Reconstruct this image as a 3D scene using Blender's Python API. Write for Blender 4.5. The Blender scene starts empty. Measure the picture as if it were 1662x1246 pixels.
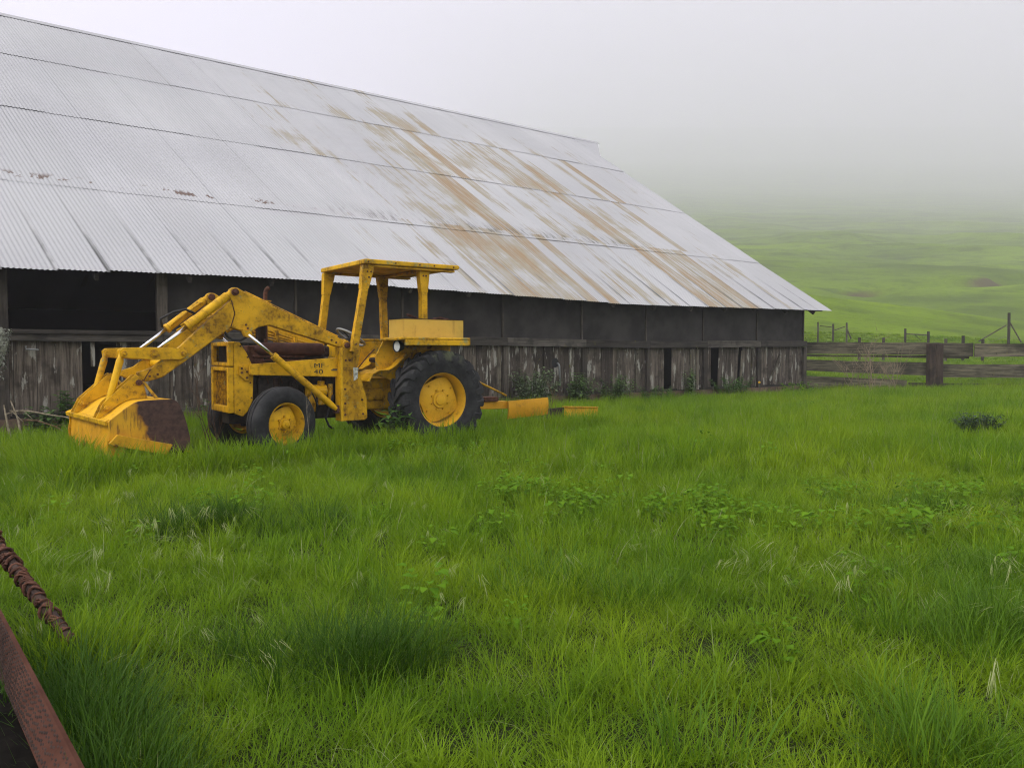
import bpy, math, random
import numpy as np
from mathutils import Vector, Matrix

R = math.radians
sc = bpy.context.scene
col = sc.collection

# ------------------------------------------------------------------ camera
CZ = 1.25
cam_d = bpy.data.cameras.new('camera')
cam_d.sensor_width = 36.0
cam_d.lens = 36.0 * 1242.0 / 1662.0
cam_d.clip_start = 0.05
cam_d.clip_end = 6000
cam = bpy.data.objects.new('camera', cam_d)
cam.location = (0, 0, CZ)
cam.rotation_euler = (R(90 - 2.315), 0, 0)
col.objects.link(cam)
sc.camera = cam

# ------------------------------------------------------------------ sky
SUN_EL, SUN_AZ = 48.0, 238.0          # degrees; azimuth from +Y towards +X
world = bpy.data.worlds.new('World')
sc.world = world
world.use_nodes = True
wn = world.node_tree
wn.nodes.clear()
w_out = wn.nodes.new('ShaderNodeOutputWorld')
w_bg = wn.nodes.new('ShaderNodeBackground')
w_sky = wn.nodes.new('ShaderNodeTexSky')
w_sky.sky_type = 'NISHITA'
w_sky.sun_disc = False
w_sky.sun_elevation = R(SUN_EL)
w_sky.sun_rotation = R(SUN_AZ)
w_sky.air_density = 1.0
w_sky.dust_density = 6.0
w_sat = wn.nodes.new('ShaderNodeHueSaturation')
w_sat.inputs['Saturation'].default_value = 0.12
w_mul = wn.nodes.new('ShaderNodeVectorMath'); w_mul.operation = 'SCALE'
w_mul.inputs['Scale'].default_value = 0.10
# even cloud deck: overcast luminance rises gently from horizon to zenith
w_tc = wn.nodes.new('ShaderNodeTexCoord')
w_sep = wn.nodes.new('ShaderNodeSeparateXYZ')
w_map = wn.nodes.new('ShaderNodeMapRange')
w_map.inputs['From Min'].default_value = 0.0
w_map.inputs['From Max'].default_value = 1.0
w_map.inputs['To Min'].default_value = 0.90

w_map.inputs['To Max'].default_value = 1.85
w_col = wn.nodes.new('ShaderNodeVectorMath'); w_col.operation = 'SCALE'
w_col.inputs[0].default_value = (0.925, 0.950, 1.0)
w_mix = wn.nodes.new('ShaderNodeMix'); w_mix.data_type = 'RGBA'
w_mix.inputs['Factor'].default_value = 0.8
L = wn.links.new
L(w_sky.outputs[0], w_sat.inputs['Color']); L(w_sat.outputs[0], w_mul.inputs[0])
L(w_tc.outputs['Generated'], w_sep.inputs[0]); L(w_sep.outputs['Z'], w_map.inputs['Value'])
L(w_map.outputs[0], w_col.inputs['Scale'])
L(w_mul.outputs[0], w_mix.inputs[6]); L(w_col.outputs[0], w_mix.inputs[7])
L(w_mix.outputs[2], w_bg.inputs['Color']); w_bg.inputs['Strength'].default_value = 1.0
L(w_bg.outputs[0], w_out.inputs['Surface'])

# ------------------------------------------------------------------ sun (veiled by cloud)
sun_d = bpy.data.lights.new('sun', 'SUN')
sun_d.energy = 1.45
sun_d.angle = R(20)
sun_d.color = (1.0, 0.96, 0.9)
sun = bpy.data.objects.new('sun', sun_d)
sdir = Vector((math.sin(R(SUN_AZ)) * math.cos(R(SUN_EL)), math.cos(R(SUN_AZ)) * math.cos(R(SUN_EL)), math.sin(R(SUN_EL))))
sun.rotation_euler = (-sdir).to_track_quat('-Z', 'Y').to_euler()
col.objects.link(sun)

# ------------------------------------------------------------------ exposure
vs = sc.view_settings
vs.view_transform = 'Standard'
vs.look = 'None'
vs.exposure = 0.32
vs.gamma = 1.0
vs.use_curve_mapping = False
cy = sc.cycles
cy.denoising_prefilter = 'NONE'
cy.filter_width = 1.15
cy.max_bounces = 5
cy.diffuse_bounces = 2
cy.glossy_bounces = 2
cy.transmission_bounces = 4
cy.volume_bounces = 4
cy.use_light_tree = False
cy.transparent_max_bounces = 8
cy.caustics_reflective = False
cy.caustics_refractive = False
cy.sample_clamp_indirect = 4.0

# ================================================================== helpers
class NT:
    """small wrapper round a material's node tree"""
    def __init__(s, name, rough=0.7, spec=0.3):
        s.m = bpy.data.materials.new(name); s.m.use_nodes = True
        s.t = s.m.node_tree; s.b = s.t.nodes['Principled BSDF']
        s.out = s.t.nodes['Material Output']
        s.b.inputs['Roughness'].default_value = rough
        s.b.inputs['Specular IOR Level'].default_value = spec
    def n(s, k, **kw):
        x = s.t.nodes.new(k)
        for a, v in kw.items(): setattr(x, a, v)
        return x
    def l(s, a, b): s.t.links.new(a, b)
    def put(s, sock, v):
        if isinstance(v, (int, float)): sock.default_value = v
        elif isinstance(v, (tuple, list)):
            sock.default_value = tuple(v) + ((1.0,) if len(sock.default_value) == 4 and len(v) == 3 else ())
        else: s.l(v, sock)
    def coord(s, kind='Object', obj=None, scale=(1, 1, 1), rnd=False, loc=None):
        tc = s.n('ShaderNodeTexCoord')
        if obj: tc.object = obj
        mp = s.n('ShaderNodeMapping'); s.l(tc.outputs[kind], mp.inputs['Vector'])
        mp.inputs['Scale'].default_value = scale
        if loc: mp.inputs['Location'].default_value = loc
        if rnd:
            oi = s.n('ShaderNodeObjectInfo')
            v = s.n('ShaderNodeVectorMath', operation='SCALE'); v.inputs[0].default_value = (37.3, 91.7, 53.1)
            s.l(oi.outputs['Random'], v.inputs['Scale']); s.l(v.outputs[0], mp.inputs['Location'])
        return mp.outputs[0]
    def noise(s, vec, scale, detail=5, rough=0.55, out='Fac'):
        x = s.n('ShaderNodeTexNoise'); s.l(vec, x.inputs['Vector'])
        x.inputs['Scale'].default_value = scale; x.inputs['Detail'].default_value = detail
        x.inputs['Roughness'].default_value = rough
        return x.outputs[out]
    def ramp(s, v, lo, hi, a=0.0, b=1.0):
        x = s.n('ShaderNodeMapRange', interpolation_type='SMOOTHSTEP'); s.put(x.inputs['Value'], v)
        x.inputs['From Min'].default_value = lo; x.inputs['From Max'].default_value = hi
        x.inputs['To Min'].default_value = a; x.inputs['To Max'].default_value = b
        return x.outputs[0]
    def math(s, op, a, b=0.0):
        x = s.n('ShaderNodeMath', operation=op); s.put(x.inputs[0], a); s.put(x.inputs[1], b); return x.outputs[0]
    def mix(s, f, a, b):
        x = s.n('ShaderNodeMix', data_type='RGBA'); s.put(x.inputs[0], f); s.put(x.inputs[6], a); s.put(x.inputs[7], b)
        return x.outputs[2]
    def rand(s): return s.n('ShaderNodeObjectInfo').outputs['Random']
    def base(s, c): s.put(s.b.inputs['Base Color'], c); return s
    def bump(s, h, strength=0.3, dist=0.01):
        x = s.n('ShaderNodeBump'); x.inputs['Strength'].default_value = strength; x.inputs['Distance'].default_value = dist
        s.l(h, x.inputs['Height']); s.l(x.outputs[0], s.b.inputs['Normal']); return s

class MB:
    def __init__(s): s.v = []; s.f = []
    def add(s, vs, fs):
        o = len(s.v); s.v += [tuple(p) for p in vs]; s.f += [tuple(i + o for i in f) for f in fs]; return s
    def box(s, x0, x1, y0, y1, z0, z1, mat=None):
        vs = [(x, y, z) for x in (x0, x1) for y in (y0, y1) for z in (z0, z1)]
        if mat: vs = [mat @ Vector(p) for p in vs]
        return s.add(vs, [(0, 1, 3, 2), (4, 6, 7, 5), (0, 4, 5, 1), (2, 3, 7, 6), (0, 2, 6, 4), (1, 5, 7, 3)])
    def prism(s, poly, y0, y1):
        """poly in (x,z), extruded along y"""
        n = len(poly)
        a = sum(poly[i][0] * poly[(i + 1) % n][1] - poly[(i + 1) % n][0] * poly[i][1] for i in range(n))
        if a < 0: poly = poly[::-1]
        vs = [(x, y0, z) for x, z in poly] + [(x, y1, z) for x, z in poly]
        fs = [tuple(range(n)), tuple(range(2 * n - 1, n - 1, -1))]
        fs += [(i, i + n, (i + 1) % n + n, (i + 1) % n) for i in range(n)]
        return s.add(vs, fs)
    def tube(s, pts, r, n=8, cap=True):
        pts = [Vector(p) for p in pts]
        rs = r if isinstance(r, (list, tuple)) else [r] * len(pts)
        o = len(s.v); up = None
        for i, p in enumerate(pts):
            t = (pts[min(i + 1, len(pts) - 1)] - pts[max(i - 1, 0)]).normalized()
            if up is None:
                up = Vector((0, 0, 1)) if abs(t.z) < 0.9 else Vector((1, 0, 0))
            a = t.cross(up).normalized(); b = a.cross(t).normalized(); up = b
            for k in range(n):
                w = 2 * math.pi * k / n
                s.v.append(tuple(p + (a * math.cos(w) + b * math.sin(w)) * rs[i]))
        for i in range(len(pts) - 1):
            for k in range(n):
                q = o + i * n; k2 = (k + 1) % n
                s.f.append((q + k, q + k2, q + n + k2, q + n + k))
        if cap:
            s.f.append(tuple(o + k for k in range(n - 1, -1, -1)))
            q = o + (len(pts) - 1) * n; s.f.append(tuple(q + k for k in range(n)))
        return s
    def cyl(s, a, b, r, r2=None, n=16): return s.tube([a, b], [r, r if r2 is None else r2], n)
    def lathe(s, prof, n=32, c=(0, 0, 0)):
        """profile [(r, y)] turned about the y axis through c"""
        o = len(s.v); m = len(prof)
        for k in range(n):
            w = 2 * math.pi * k / n
            for r, y in prof: s.v.append((c[0] + r * math.cos(w), c[1] + y, c[2] + r * math.sin(w)))
        for k in range(n):
            q, q2 = o + k * m, o + ((k + 1) % n) * m
            for i in range(m - 1): s.f.append((q + i, q + i + 1, q2 + i + 1, q2 + i))
        return s
    def build(s, name, mat, parent=None, smooth=False, bevel=0.0):
        me = bpy.data.meshes.new(name); me.from_pydata(s.v, [], s.f); me.update()
        return obj_from(me, name, mat, parent, smooth, bevel)

def obj_from(me, name, mat, parent=None, smooth=False, bevel=0.0):
    if mat is not None and not me.materials: me.materials.append(mat)
    if smooth: me.shade_smooth() if hasattr(me, 'shade_smooth') else None
    o = bpy.data.objects.new(name, me); col.objects.link(o)
    if parent: o.parent = parent
    if smooth == 'auto':
        pass
    if bevel:
        b = o.modifiers.new('bevel', 'BEVEL'); b.width = bevel; b.segments = 2; b.limit_method = 'ANGLE'; b.angle_limit = R(40)
    return o

def auto(o, ang=35):
    """smooth shading with sharp creases above the angle"""
    me = o.data
    me.shade_smooth()
    me.set_sharp_from_angle(angle=R(ang))
    return o

def tag(o, label=None, cat=None, group=None, kind=None):
    if label: o['label'] = label
    if cat: o['category'] = cat
    if group: o['group'] = group
    if kind: o['kind'] = kind
    return o

def empty(name, loc=(0, 0, 0), rz=0.0, parent=None):
    o = bpy.data.objects.new(name, None); o.location = loc; o.rotation_euler = (0, 0, rz)
    col.objects.link(o)
    if parent: o.parent = parent
    return o

rng = random.Random(7)
npr = np.random.default_rng(11)
def ss(a, b, x): t = np.clip((np.asarray(x, float) - a) / (b - a), 0, 1); return t * t * (3 - 2 * t)

# ================================================================== materials
def m_paint(name, c=(0.72, 0.395, 0.005), dirt=0.5, lichen=0.0, rust_bias=0.0):
    t = NT(name, 0.52, 0.2); v = t.coord('Object')
    big = t.noise(v, 3.2, 6, 0.6); mid = t.noise(v, 17, 6, 0.65); fine = t.noise(v, 60, 4, 0.6)
    dull = (c[0] * 0.52, c[1] * 0.50, c[2] * 0.9)
    col_ = t.mix(t.ramp(big, 0.35, 0.68, 0, 0.75 * dirt + 0.15), c, dull)
    grime = t.math('MULTIPLY', t.ramp(mid, 0.50 - 0.06 * dirt, 0.68), t.ramp(big, 0.36, 0.62))
    col_ = t.mix(t.math('MULTIPLY', grime, 0.08 + 0.80 * min(dirt, 1.0)), col_, (0.075, 0.034, 0.008))
    chips = t.math('MULTIPLY', t.ramp(fine, 0.60, 0.70), t.ramp(mid, 0.40, 0.62))
    col_ = t.mix(t.math('MULTIPLY', chips, 0.85 * dirt + 0.1), col_, (0.055, 0.024, 0.012))
    geo = t.n('ShaderNodeNewGeometry')
    bv = t.n('ShaderNodeBevel', samples=4); bv.inputs['Radius'].default_value = 0.014
    dt = t.n('ShaderNodeVectorMath', operation='DOT_PRODUCT'); t.l(bv.outputs[0], dt.inputs[0]); t.l(geo.outputs['Normal'], dt.inputs[1])
    edge = t.math('MULTIPLY', t.ramp(dt.outputs['Value'], 0.985, 0.90), t.ramp(mid, 0.36, 0.56))
    col_ = t.mix(t.math('MULTIPLY', edge, 0.45 + 0.45 * min(dirt, 1.0)), col_, (0.075, 0.025, 0.010))
    drip = t.noise(t.coord('Object', scale=(19, 19, 2.2)), 1.0, 5, 0.65)
    col_ = t.mix(t.math('MULTIPLY', t.math('MULTIPLY', t.ramp(drip, 0.56, 0.70), t.ramp(big, 0.42, 0.6)), 0.30 + 0.5 * dirt), col_, (0.120, 0.050, 0.010))
    if rust_bias:
        col_ = t.mix(t.ramp(big, 0.62 - rust_bias, 0.70 - rust_bias), col_, (0.075, 0.028, 0.014))
    if lichen:
        li = t.noise(v, 9, 5, 0.7)
        col_ = t.mix(t.ramp(li, 0.60 - 0.1 * lichen, 0.68, 0, 0.8), col_, (0.20, 0.24, 0.12))
    t.base(col_); t.bump(t.math('ADD', mid, fine), 0.25, 0.004)
    t.put(t.b.inputs['Roughness'], t.ramp(big, 0.3, 0.7, 0.42, 0.75))
    return t.m

YEL = m_paint('yellow_paint_worn', dirt=0.75)
YEL_D = m_paint('yellow_paint_stained', c=(0.68, 0.365, 0.005), dirt=1.1, lichen=0.15)
YEL_C = m_paint('yellow_paint_clean', c=(0.70, 0.375, 0.014), dirt=0.16)
YEL_B = m_paint('yellow_paint_box', c=(0.62, 0.40, 0.07), dirt=0.04)
YEL_L = m_paint('yellow_paint_lichen', dirt=0.8, lichen=0.9)
ORA = m_paint('orange_yellow_paint', c=(0.62, 0.30, 0.010), dirt=0.4, rust_bias=0.02)
YEL_R = m_paint('yellow_paint_rusting', c=(0.60, 0.31, 0.010), dirt=0.8, rust_bias=0.10)

def m_plain(name, c, rough=0.7, spec=0.3, var=0.35, scale=14, metal=0.0, bump=0.15):
    t = NT(name, rough, spec); v = t.coord('Object', rnd=True)
    n = t.noise(v, scale, 5, 0.6)
    t.base(t.mix(t.ramp(n, 0.3, 0.7), tuple(x * (1 - var) for x in c), tuple(min(1, x * (1 + var)) for x in c)))
    t.b.inputs['Metallic'].default_value = metal
    if bump: t.bump(n, bump, 0.006)
    return t.m

RUST = m_plain('rusty_steel', (0.085, 0.036, 0.022), 0.85, 0.2, 0.5, 18, bump=0.4)
RUST_D = m_plain('dark_rusty_steel', (0.032, 0.017, 0.012), 0.8, 0.25, 0.5, 16, bump=0.3)
MUFF = m_plain('rusty_muffler', (0.060, 0.022, 0.015), 0.75, 0.25, 0.3, 12)
ENG = m_plain('greasy_engine_iron', (0.020, 0.014, 0.010), 0.7, 0.35, 0.6, 20, bump=0.5)
BLACK = m_plain('black_rubber_hose', (0.014, 0.014, 0.014), 0.6, 0.3, 0.2)
CHROME = m_plain('chromed_rod', (0.75, 0.76, 0.78), 0.22, 0.5, 0.06, metal=1.0, bump=0)
GREYM = m_plain('grey_metal', (0.25, 0.25, 0.24), 0.5, 0.4, 0.2, metal=0.3)
LENS = m_plain('headlight_lens', (0.62, 0.64, 0.64), 0.12, 0.6, 0.1, bump=0)
WHITE = m_plain('faded_white_label', (0.42, 0.42, 0.37), 0.6, 0.3, 0.5, 40)
DECAL = m_plain('black_decal', (0.018, 0.018, 0.018), 0.5, 0.3, 0.1, bump=0)

def m_tyre():
    t = NT('weathered_tyre_rubber', 0.78, 0.25); v = t.coord('Object')
    n = t.noise(v, 6, 6, 0.65); f = t.noise(v, 40, 4, 0.6)
    c = t.mix(t.ramp(n, 0.35, 0.7), (0.012, 0.012, 0.013), (0.036, 0.035, 0.036))
    sp = t.n('ShaderNodeSeparateXYZ'); t.l(v, sp.inputs[0])
    moss = t.math('MULTIPLY', t.ramp(sp.outputs['Z'], 0.40, 0.62), t.ramp(n, 0.52, 0.62))
    c = t.mix(t.math('MULTIPLY', moss, 0.7), c, (0.09, 0.10, 0.045))
    t.base(c); t.bump(f, 0.2, 0.004); return t.m
TYRE = m_tyre()

def m_bucket_side():
    """yellow end plate whose rear half is worn to bare brown steel"""
    t = NT('bucket_end_plate_paint', 0.6, 0.3); v = t.coord('Object')
    big = t.noise(v, 5, 6, 0.65); mid = t.noise(v, 22, 6, 0.65)
    st = t.noise(t.coord('Object', scale=(26, 26, 4)), 1.0, 5, 0.6)
    yel = t.mix(t.ramp(big, 0.35, 0.7, 0, 0.6), (0.64, 0.33, 0.010), (0.40, 0.17, 0.008))
    yel = t.mix(t.math('MULTIPLY', t.ramp(st, 0.50, 0.66), 0.75), yel, (0.085, 0.035, 0.014))
    sp = t.n('ShaderNodeSeparateXYZ'); t.l(v, sp.inputs[0])
    e = t.math('ADD', sp.outputs['X'], t.math('MULTIPLY', sp.outputs['Z'], -0.42))
    e = t.math('ADD', e, t.math('MULTIPLY', t.math('SUBTRACT', big, 0.5), 0.30))
    worn = t.ramp(e, -0.585, -0.545, 1.0, 0.0)
    scr = t.noise(t.coord('Object', scale=(3, 3, 30)), 1.0, 5, 0.7)
    br = t.mix(t.ramp(mid, 0.3, 0.7), (0.038, 0.018, 0.014), (0.085, 0.042, 0.032)); br = t.mix(t.ramp(scr, 0.52, 0.7, 0, 0.55), br, (0.12, 0.055, 0.032))
    br = t.mix(t.ramp(big, 0.55, 0.72, 0, 0.6), br, (0.025, 0.013, 0.010))
    yel = t.mix(t.ramp(e, -0.50, -0.565, 0.0, 0.75), yel, (0.20, 0.070, 0.014))
    t.base(t.mix(worn, yel, br)); t.bump(mid, 0.2, 0.004); return t.m
BUCK = m_bucket_side()

# ================================================================== ground and hills
ANG = R(35.885)
BD = np.array([math.cos(ANG), math.sin(ANG)]); BN = np.array([-math.sin(ANG), math.cos(ANG)])
E0 = np.array([9.9855, 24.0]); W0 = E0 + 0.45 * BN - 0.6 * BD
def barn_to(t, o):            # distance left of the corner, distance in front of the wall
    p = W0 - t * BD - o * BN; return float(p[0]), float(p[1])

YS = [-60, 21, 24, 28, 36, 45, 58, 70, 80, 96, 115, 135, 165, 250, 420, 800, 1400, 2400, 3460]
ZS = [0, 0, 0.03, 0.28, 0.75, 1.45, 3.4, 5.9, 7.0, 7.6, 10.6, 14.6, 20.8, 36, 68, 148, 296, 600, 1010]
def wav(x, y, k, s):
    r_ = np.random.default_rng(s); z = 0
    for i in range(5):
        a = r_.uniform(0, math.pi); p = r_.uniform(0, 6.28); f = k * r_.uniform(0.6, 1.7)
        z = z + np.sin((x * math.cos(a) + y * math.sin(a)) * f + p)
    return z / 5
def gz(x, y):
    x = np.asarray(x, float); y = np.asarray(y, float)
    # smooth interpolation of the profile up the valley side
    z = (np.interp(y - 3, YS, ZS) + np.interp(y, YS, ZS) * 2 + np.interp(y + 3, YS, ZS)) / 4
    t = -((x - W0[0]) * BD[0] + (y - W0[1]) * BD[1])
    w = np.maximum(1 - ss(-5, -0.5, t), ss(44, 62, y))
    z = z * w
    z = z + 1.3 * np.clip((36 - x) / 10, -1.6, 1.6) * np.exp(-((y - 72) / 24) ** 2) * ss(30, 50, y)
    far = ss(32, 90, y)
    z = z + far * (wav(x, y, 0.09, 1) * 0.0115 * np.minimum(y, 240) + wav(x, y, 0.03, 2) * 0.010 * np.minimum(y, 170) + wav(x, y, 0.24, 3) * 0.0042 * np.minimum(y, 260))
    # eroded gully below the main slope
    yc = 121 + 6 * np.sin(x / 11.0) + 3 * np.sin(x / 4.3)
    z = z - 3.2 * np.exp(-((y - yc) / 3.2) ** 2) * ss(44, 56, x) * (0.6 + 0.4 * np.sin(x / 6.0))
    # small unevenness of the paddock
    z = z + (1 - far) * (0.035 * wav(x, y, 0.9, 4) + 0.02 * wav(x, y, 2.3, 5))
    return z

def m_ground():
    t = NT('pasture_ground', 0.95, 0.1); v = t.coord('Object')
    a = t.noise(v, 0.022, 6, 0.6); b = t.noise(v, 0.16, 6, 0.6); c = t.noise(v, 1.3, 6, 0.7)
    g = t.mix(t.ramp(a, 0.35, 0.68), (0.165, 0.250, 0.007), (0.115, 0.178, 0.009))
    g = t.mix(t.ramp(b, 0.46, 0.72, 0, 0.75), g, (0.055, 0.085, 0.012))
    g = t.mix(t.ramp(c, 0.45, 0.75, 0, 0.55), g, (0.040, 0.078, 0.010))
    fold = t.noise(t.coord('Object', scale=(0.026, 0.040, 0.09)), 1.0, 5, 0.6)
    g = t.mix(t.ramp(fold, 0.42, 0.66, 0, 0.7), g, (0.050, 0.080, 0.010))  # darker noise paints the shading of hill folds into the green
    rock = t.math('MULTIPLY', t.ramp(t.noise(v, 0.9, 3, 0.5), 0.745, 0.775), 0.6)
    g = t.mix(rock, g, (0.30, 0.29, 0.26))
    geo = t.n('ShaderNodeNewGeometry'); sp = t.n('ShaderNodeSeparateXYZ'); t.l(geo.outputs['Normal'], sp.inputs[0])
    g = t.mix(t.ramp(sp.outputs['Z'], 0.80, 0.925, 0.85, 0.0), g, (0.085, 0.058, 0.034))
    pos = t.n('ShaderNodeSeparateXYZ'); t.l(geo.outputs['Position'], pos.inputs[0])
    soil = t.mix(c, (0.012, 0.014, 0.005), (0.028, 0.036, 0.010))
    g = t.mix(t.ramp(pos.outputs['Y'], 24, 34), soil, g)
    t.base(g); t.bump(t.math('ADD', b, c), 0.6, 0.35); return t.m
GROUND = m_ground()
xs = np.unique(np.concatenate([np.arange(-140, -14, 9.0), np.arange(-14, 34, 0.7), np.arange(34, 96, 1.3), np.arange(96, 200, 6.0), np.arange(200, 500, 25.0), np.arange(500, 2700, 90.0)]))
ys = np.unique(np.concatenate([np.arange(-40, -2, 6.0), np.arange(-2, 40, 0.7), np.arange(40, 130, 1.3), np.arange(130, 300, 6.0), np.arange(300, 700, 20.0), np.arange(700, 3470, 80.0)]))
GX, GY = np.meshgrid(xs, ys)
vv = np.stack([GX, GY, gz(GX, GY)], -1).reshape(-1, 3)
nx = len(xs); ii = (np.arange(len(ys) - 1)[:, None] * nx + np.arange(nx - 1)[None]).ravel()
ff = np.stack([ii, ii + 1, ii + nx + 1, ii + nx], 1)
me = bpy.data.meshes.new('ground'); me.from_pydata(vv.tolist(), [], ff.tolist()); me.update(); me.shade_smooth()
tag(obj_from(me, 'ground', GROUND), kind='structure')

# ================================================================== barn
barn = empty('barn', (W0[0], W0[1], 0), ANG + math.pi)
tag(barn, 'long weathered barn with rust-streaked corrugated metal roof behind the yellow tractor', 'barn')

def m_wood(name, dark, light, pale=0.0, lichen=0.0, axis='Z', blot_s=2.6):
    t = NT(name, 0.85, 0.2)
    sc_ = {'Z': (22, 22, 1.4), 'X': (1.2, 22, 22)}[axis]
    v = t.coord('Object', scale=sc_, rnd=True); u = t.coord('Object', rnd=True)
    grain = t.noise(v, 1.0, 8, 0.7); blot = t.noise(u, blot_s, 5, 0.6)
    c = t.mix(t.ramp(grain, 0.28, 0.72), dark, light)
    rr = t.rand()
    dk = t.n('ShaderNodeMix', data_type='RGBA', blend_type='MULTIPLY'); dk.inputs[0].default_value = 1.0
    tint = t.n('ShaderNodeMix', data_type='RGBA'); t.put(tint.inputs[0], rr); t.put(tint.inputs[6], (0.42, 0.40, 0.39)); t.put(tint.inputs[7], (1.15, 1.12, 1.08))
    t.l(c, dk.inputs[6]); t.l(tint.outputs[2], dk.inputs[7]); c = dk.outputs[2]
    c = t.mix(t.ramp(blot, 0.46, 0.66, 0, 0.7), c, tuple(x * 0.6 for x in dark))
    knots = t.noise(u, 7.5, 2, 0.4)
    c = t.mix(t.ramp(knots, 0.735, 0.77, 0, 0.9), c, (0.008, 0.006, 0.005))
    if pale:
        pv = t.coord('Object', scale=(7, 7, 1.5), rnd=True); pn = t.noise(pv, 1.0, 5, 0.65)
        c = t.mix(t.math('MULTIPLY', t.ramp(pn, 0.66 - 0.12 * pale, 0.70 - 0.10 * pale), 0.85), c, (0.36, 0.34, 0.29))
    if lichen:
        ln = t.noise(u, 4.0, 5, 0.7)
        c = t.mix(t.ramp(ln, 0.66 - 0.12 * lichen, 0.76, 0, 0.8), c, (0.15, 0.13, 0.012))
    t.base(c); t.bump(grain, 0.6, 0.008); return t.m
BOARD = m_wood('weathered_barn_board', (0.038, 0.029, 0.022), (0.215, 0.180, 0.148), pale=0.86, lichen=0.20)
BOARD_P = m_wood('bleached_barn_board', (0.060, 0.050, 0.038), (0.22, 0.195, 0.15), pale=0.9, lichen=0.5)
POSTW = m_wood('grey_barn_post', (0.050, 0.042, 0.034), (0.140, 0.120, 0.100), lichen=0.35)
RAILW = m_wood('grey_barn_rail', (0.036, 0.032, 0.028), (0.135, 0.120, 0.104), lichen=0.2, axis='X')
FENCEW = m_wood('mossy_fence_board', (0.020, 0.018, 0.011), (0.210, 0.188, 0.128), lichen=0.25, axis='X', blot_s=0.9)
FPOST = m_wood('dark_fence_post', (0.016, 0.011, 0.008), (0.070, 0.050, 0.038), lichen=0.1)
PANEL = m_plain('dark_tar_panel', (0.042, 0.038, 0.035), 0.9, 0.15, 0.35, 1.6, bump=0.2)
CONC = m_plain('stained_concrete', (0.150, 0.100, 0.072), 0.95, 0.1, 0.4, 5, bump=0.5)
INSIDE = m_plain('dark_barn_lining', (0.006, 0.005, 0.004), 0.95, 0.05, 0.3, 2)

BL = 26.0                       # length of the building, its left end lies outside the view
SLOPE, RISE, EZ = 9.8309, 7.2393, 1.2757 + CZ
SKEW = 2.3
sag_t = [-3, -0.6, 2, 5.2, 7.8, 9.7, 12.2, 13.2, 16.4, 18.7, 20.3, 21.2, 23, 30]
sag_z = [0.03, 0.035, 0.0, -0.045, -0.085, -0.045, 0.0, 0.01, 0.055, 0.03, -0.02, -0.05, -0.05, -0.05]
def sag(t): return float(np.interp(t, sag_t, sag_z))

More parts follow.
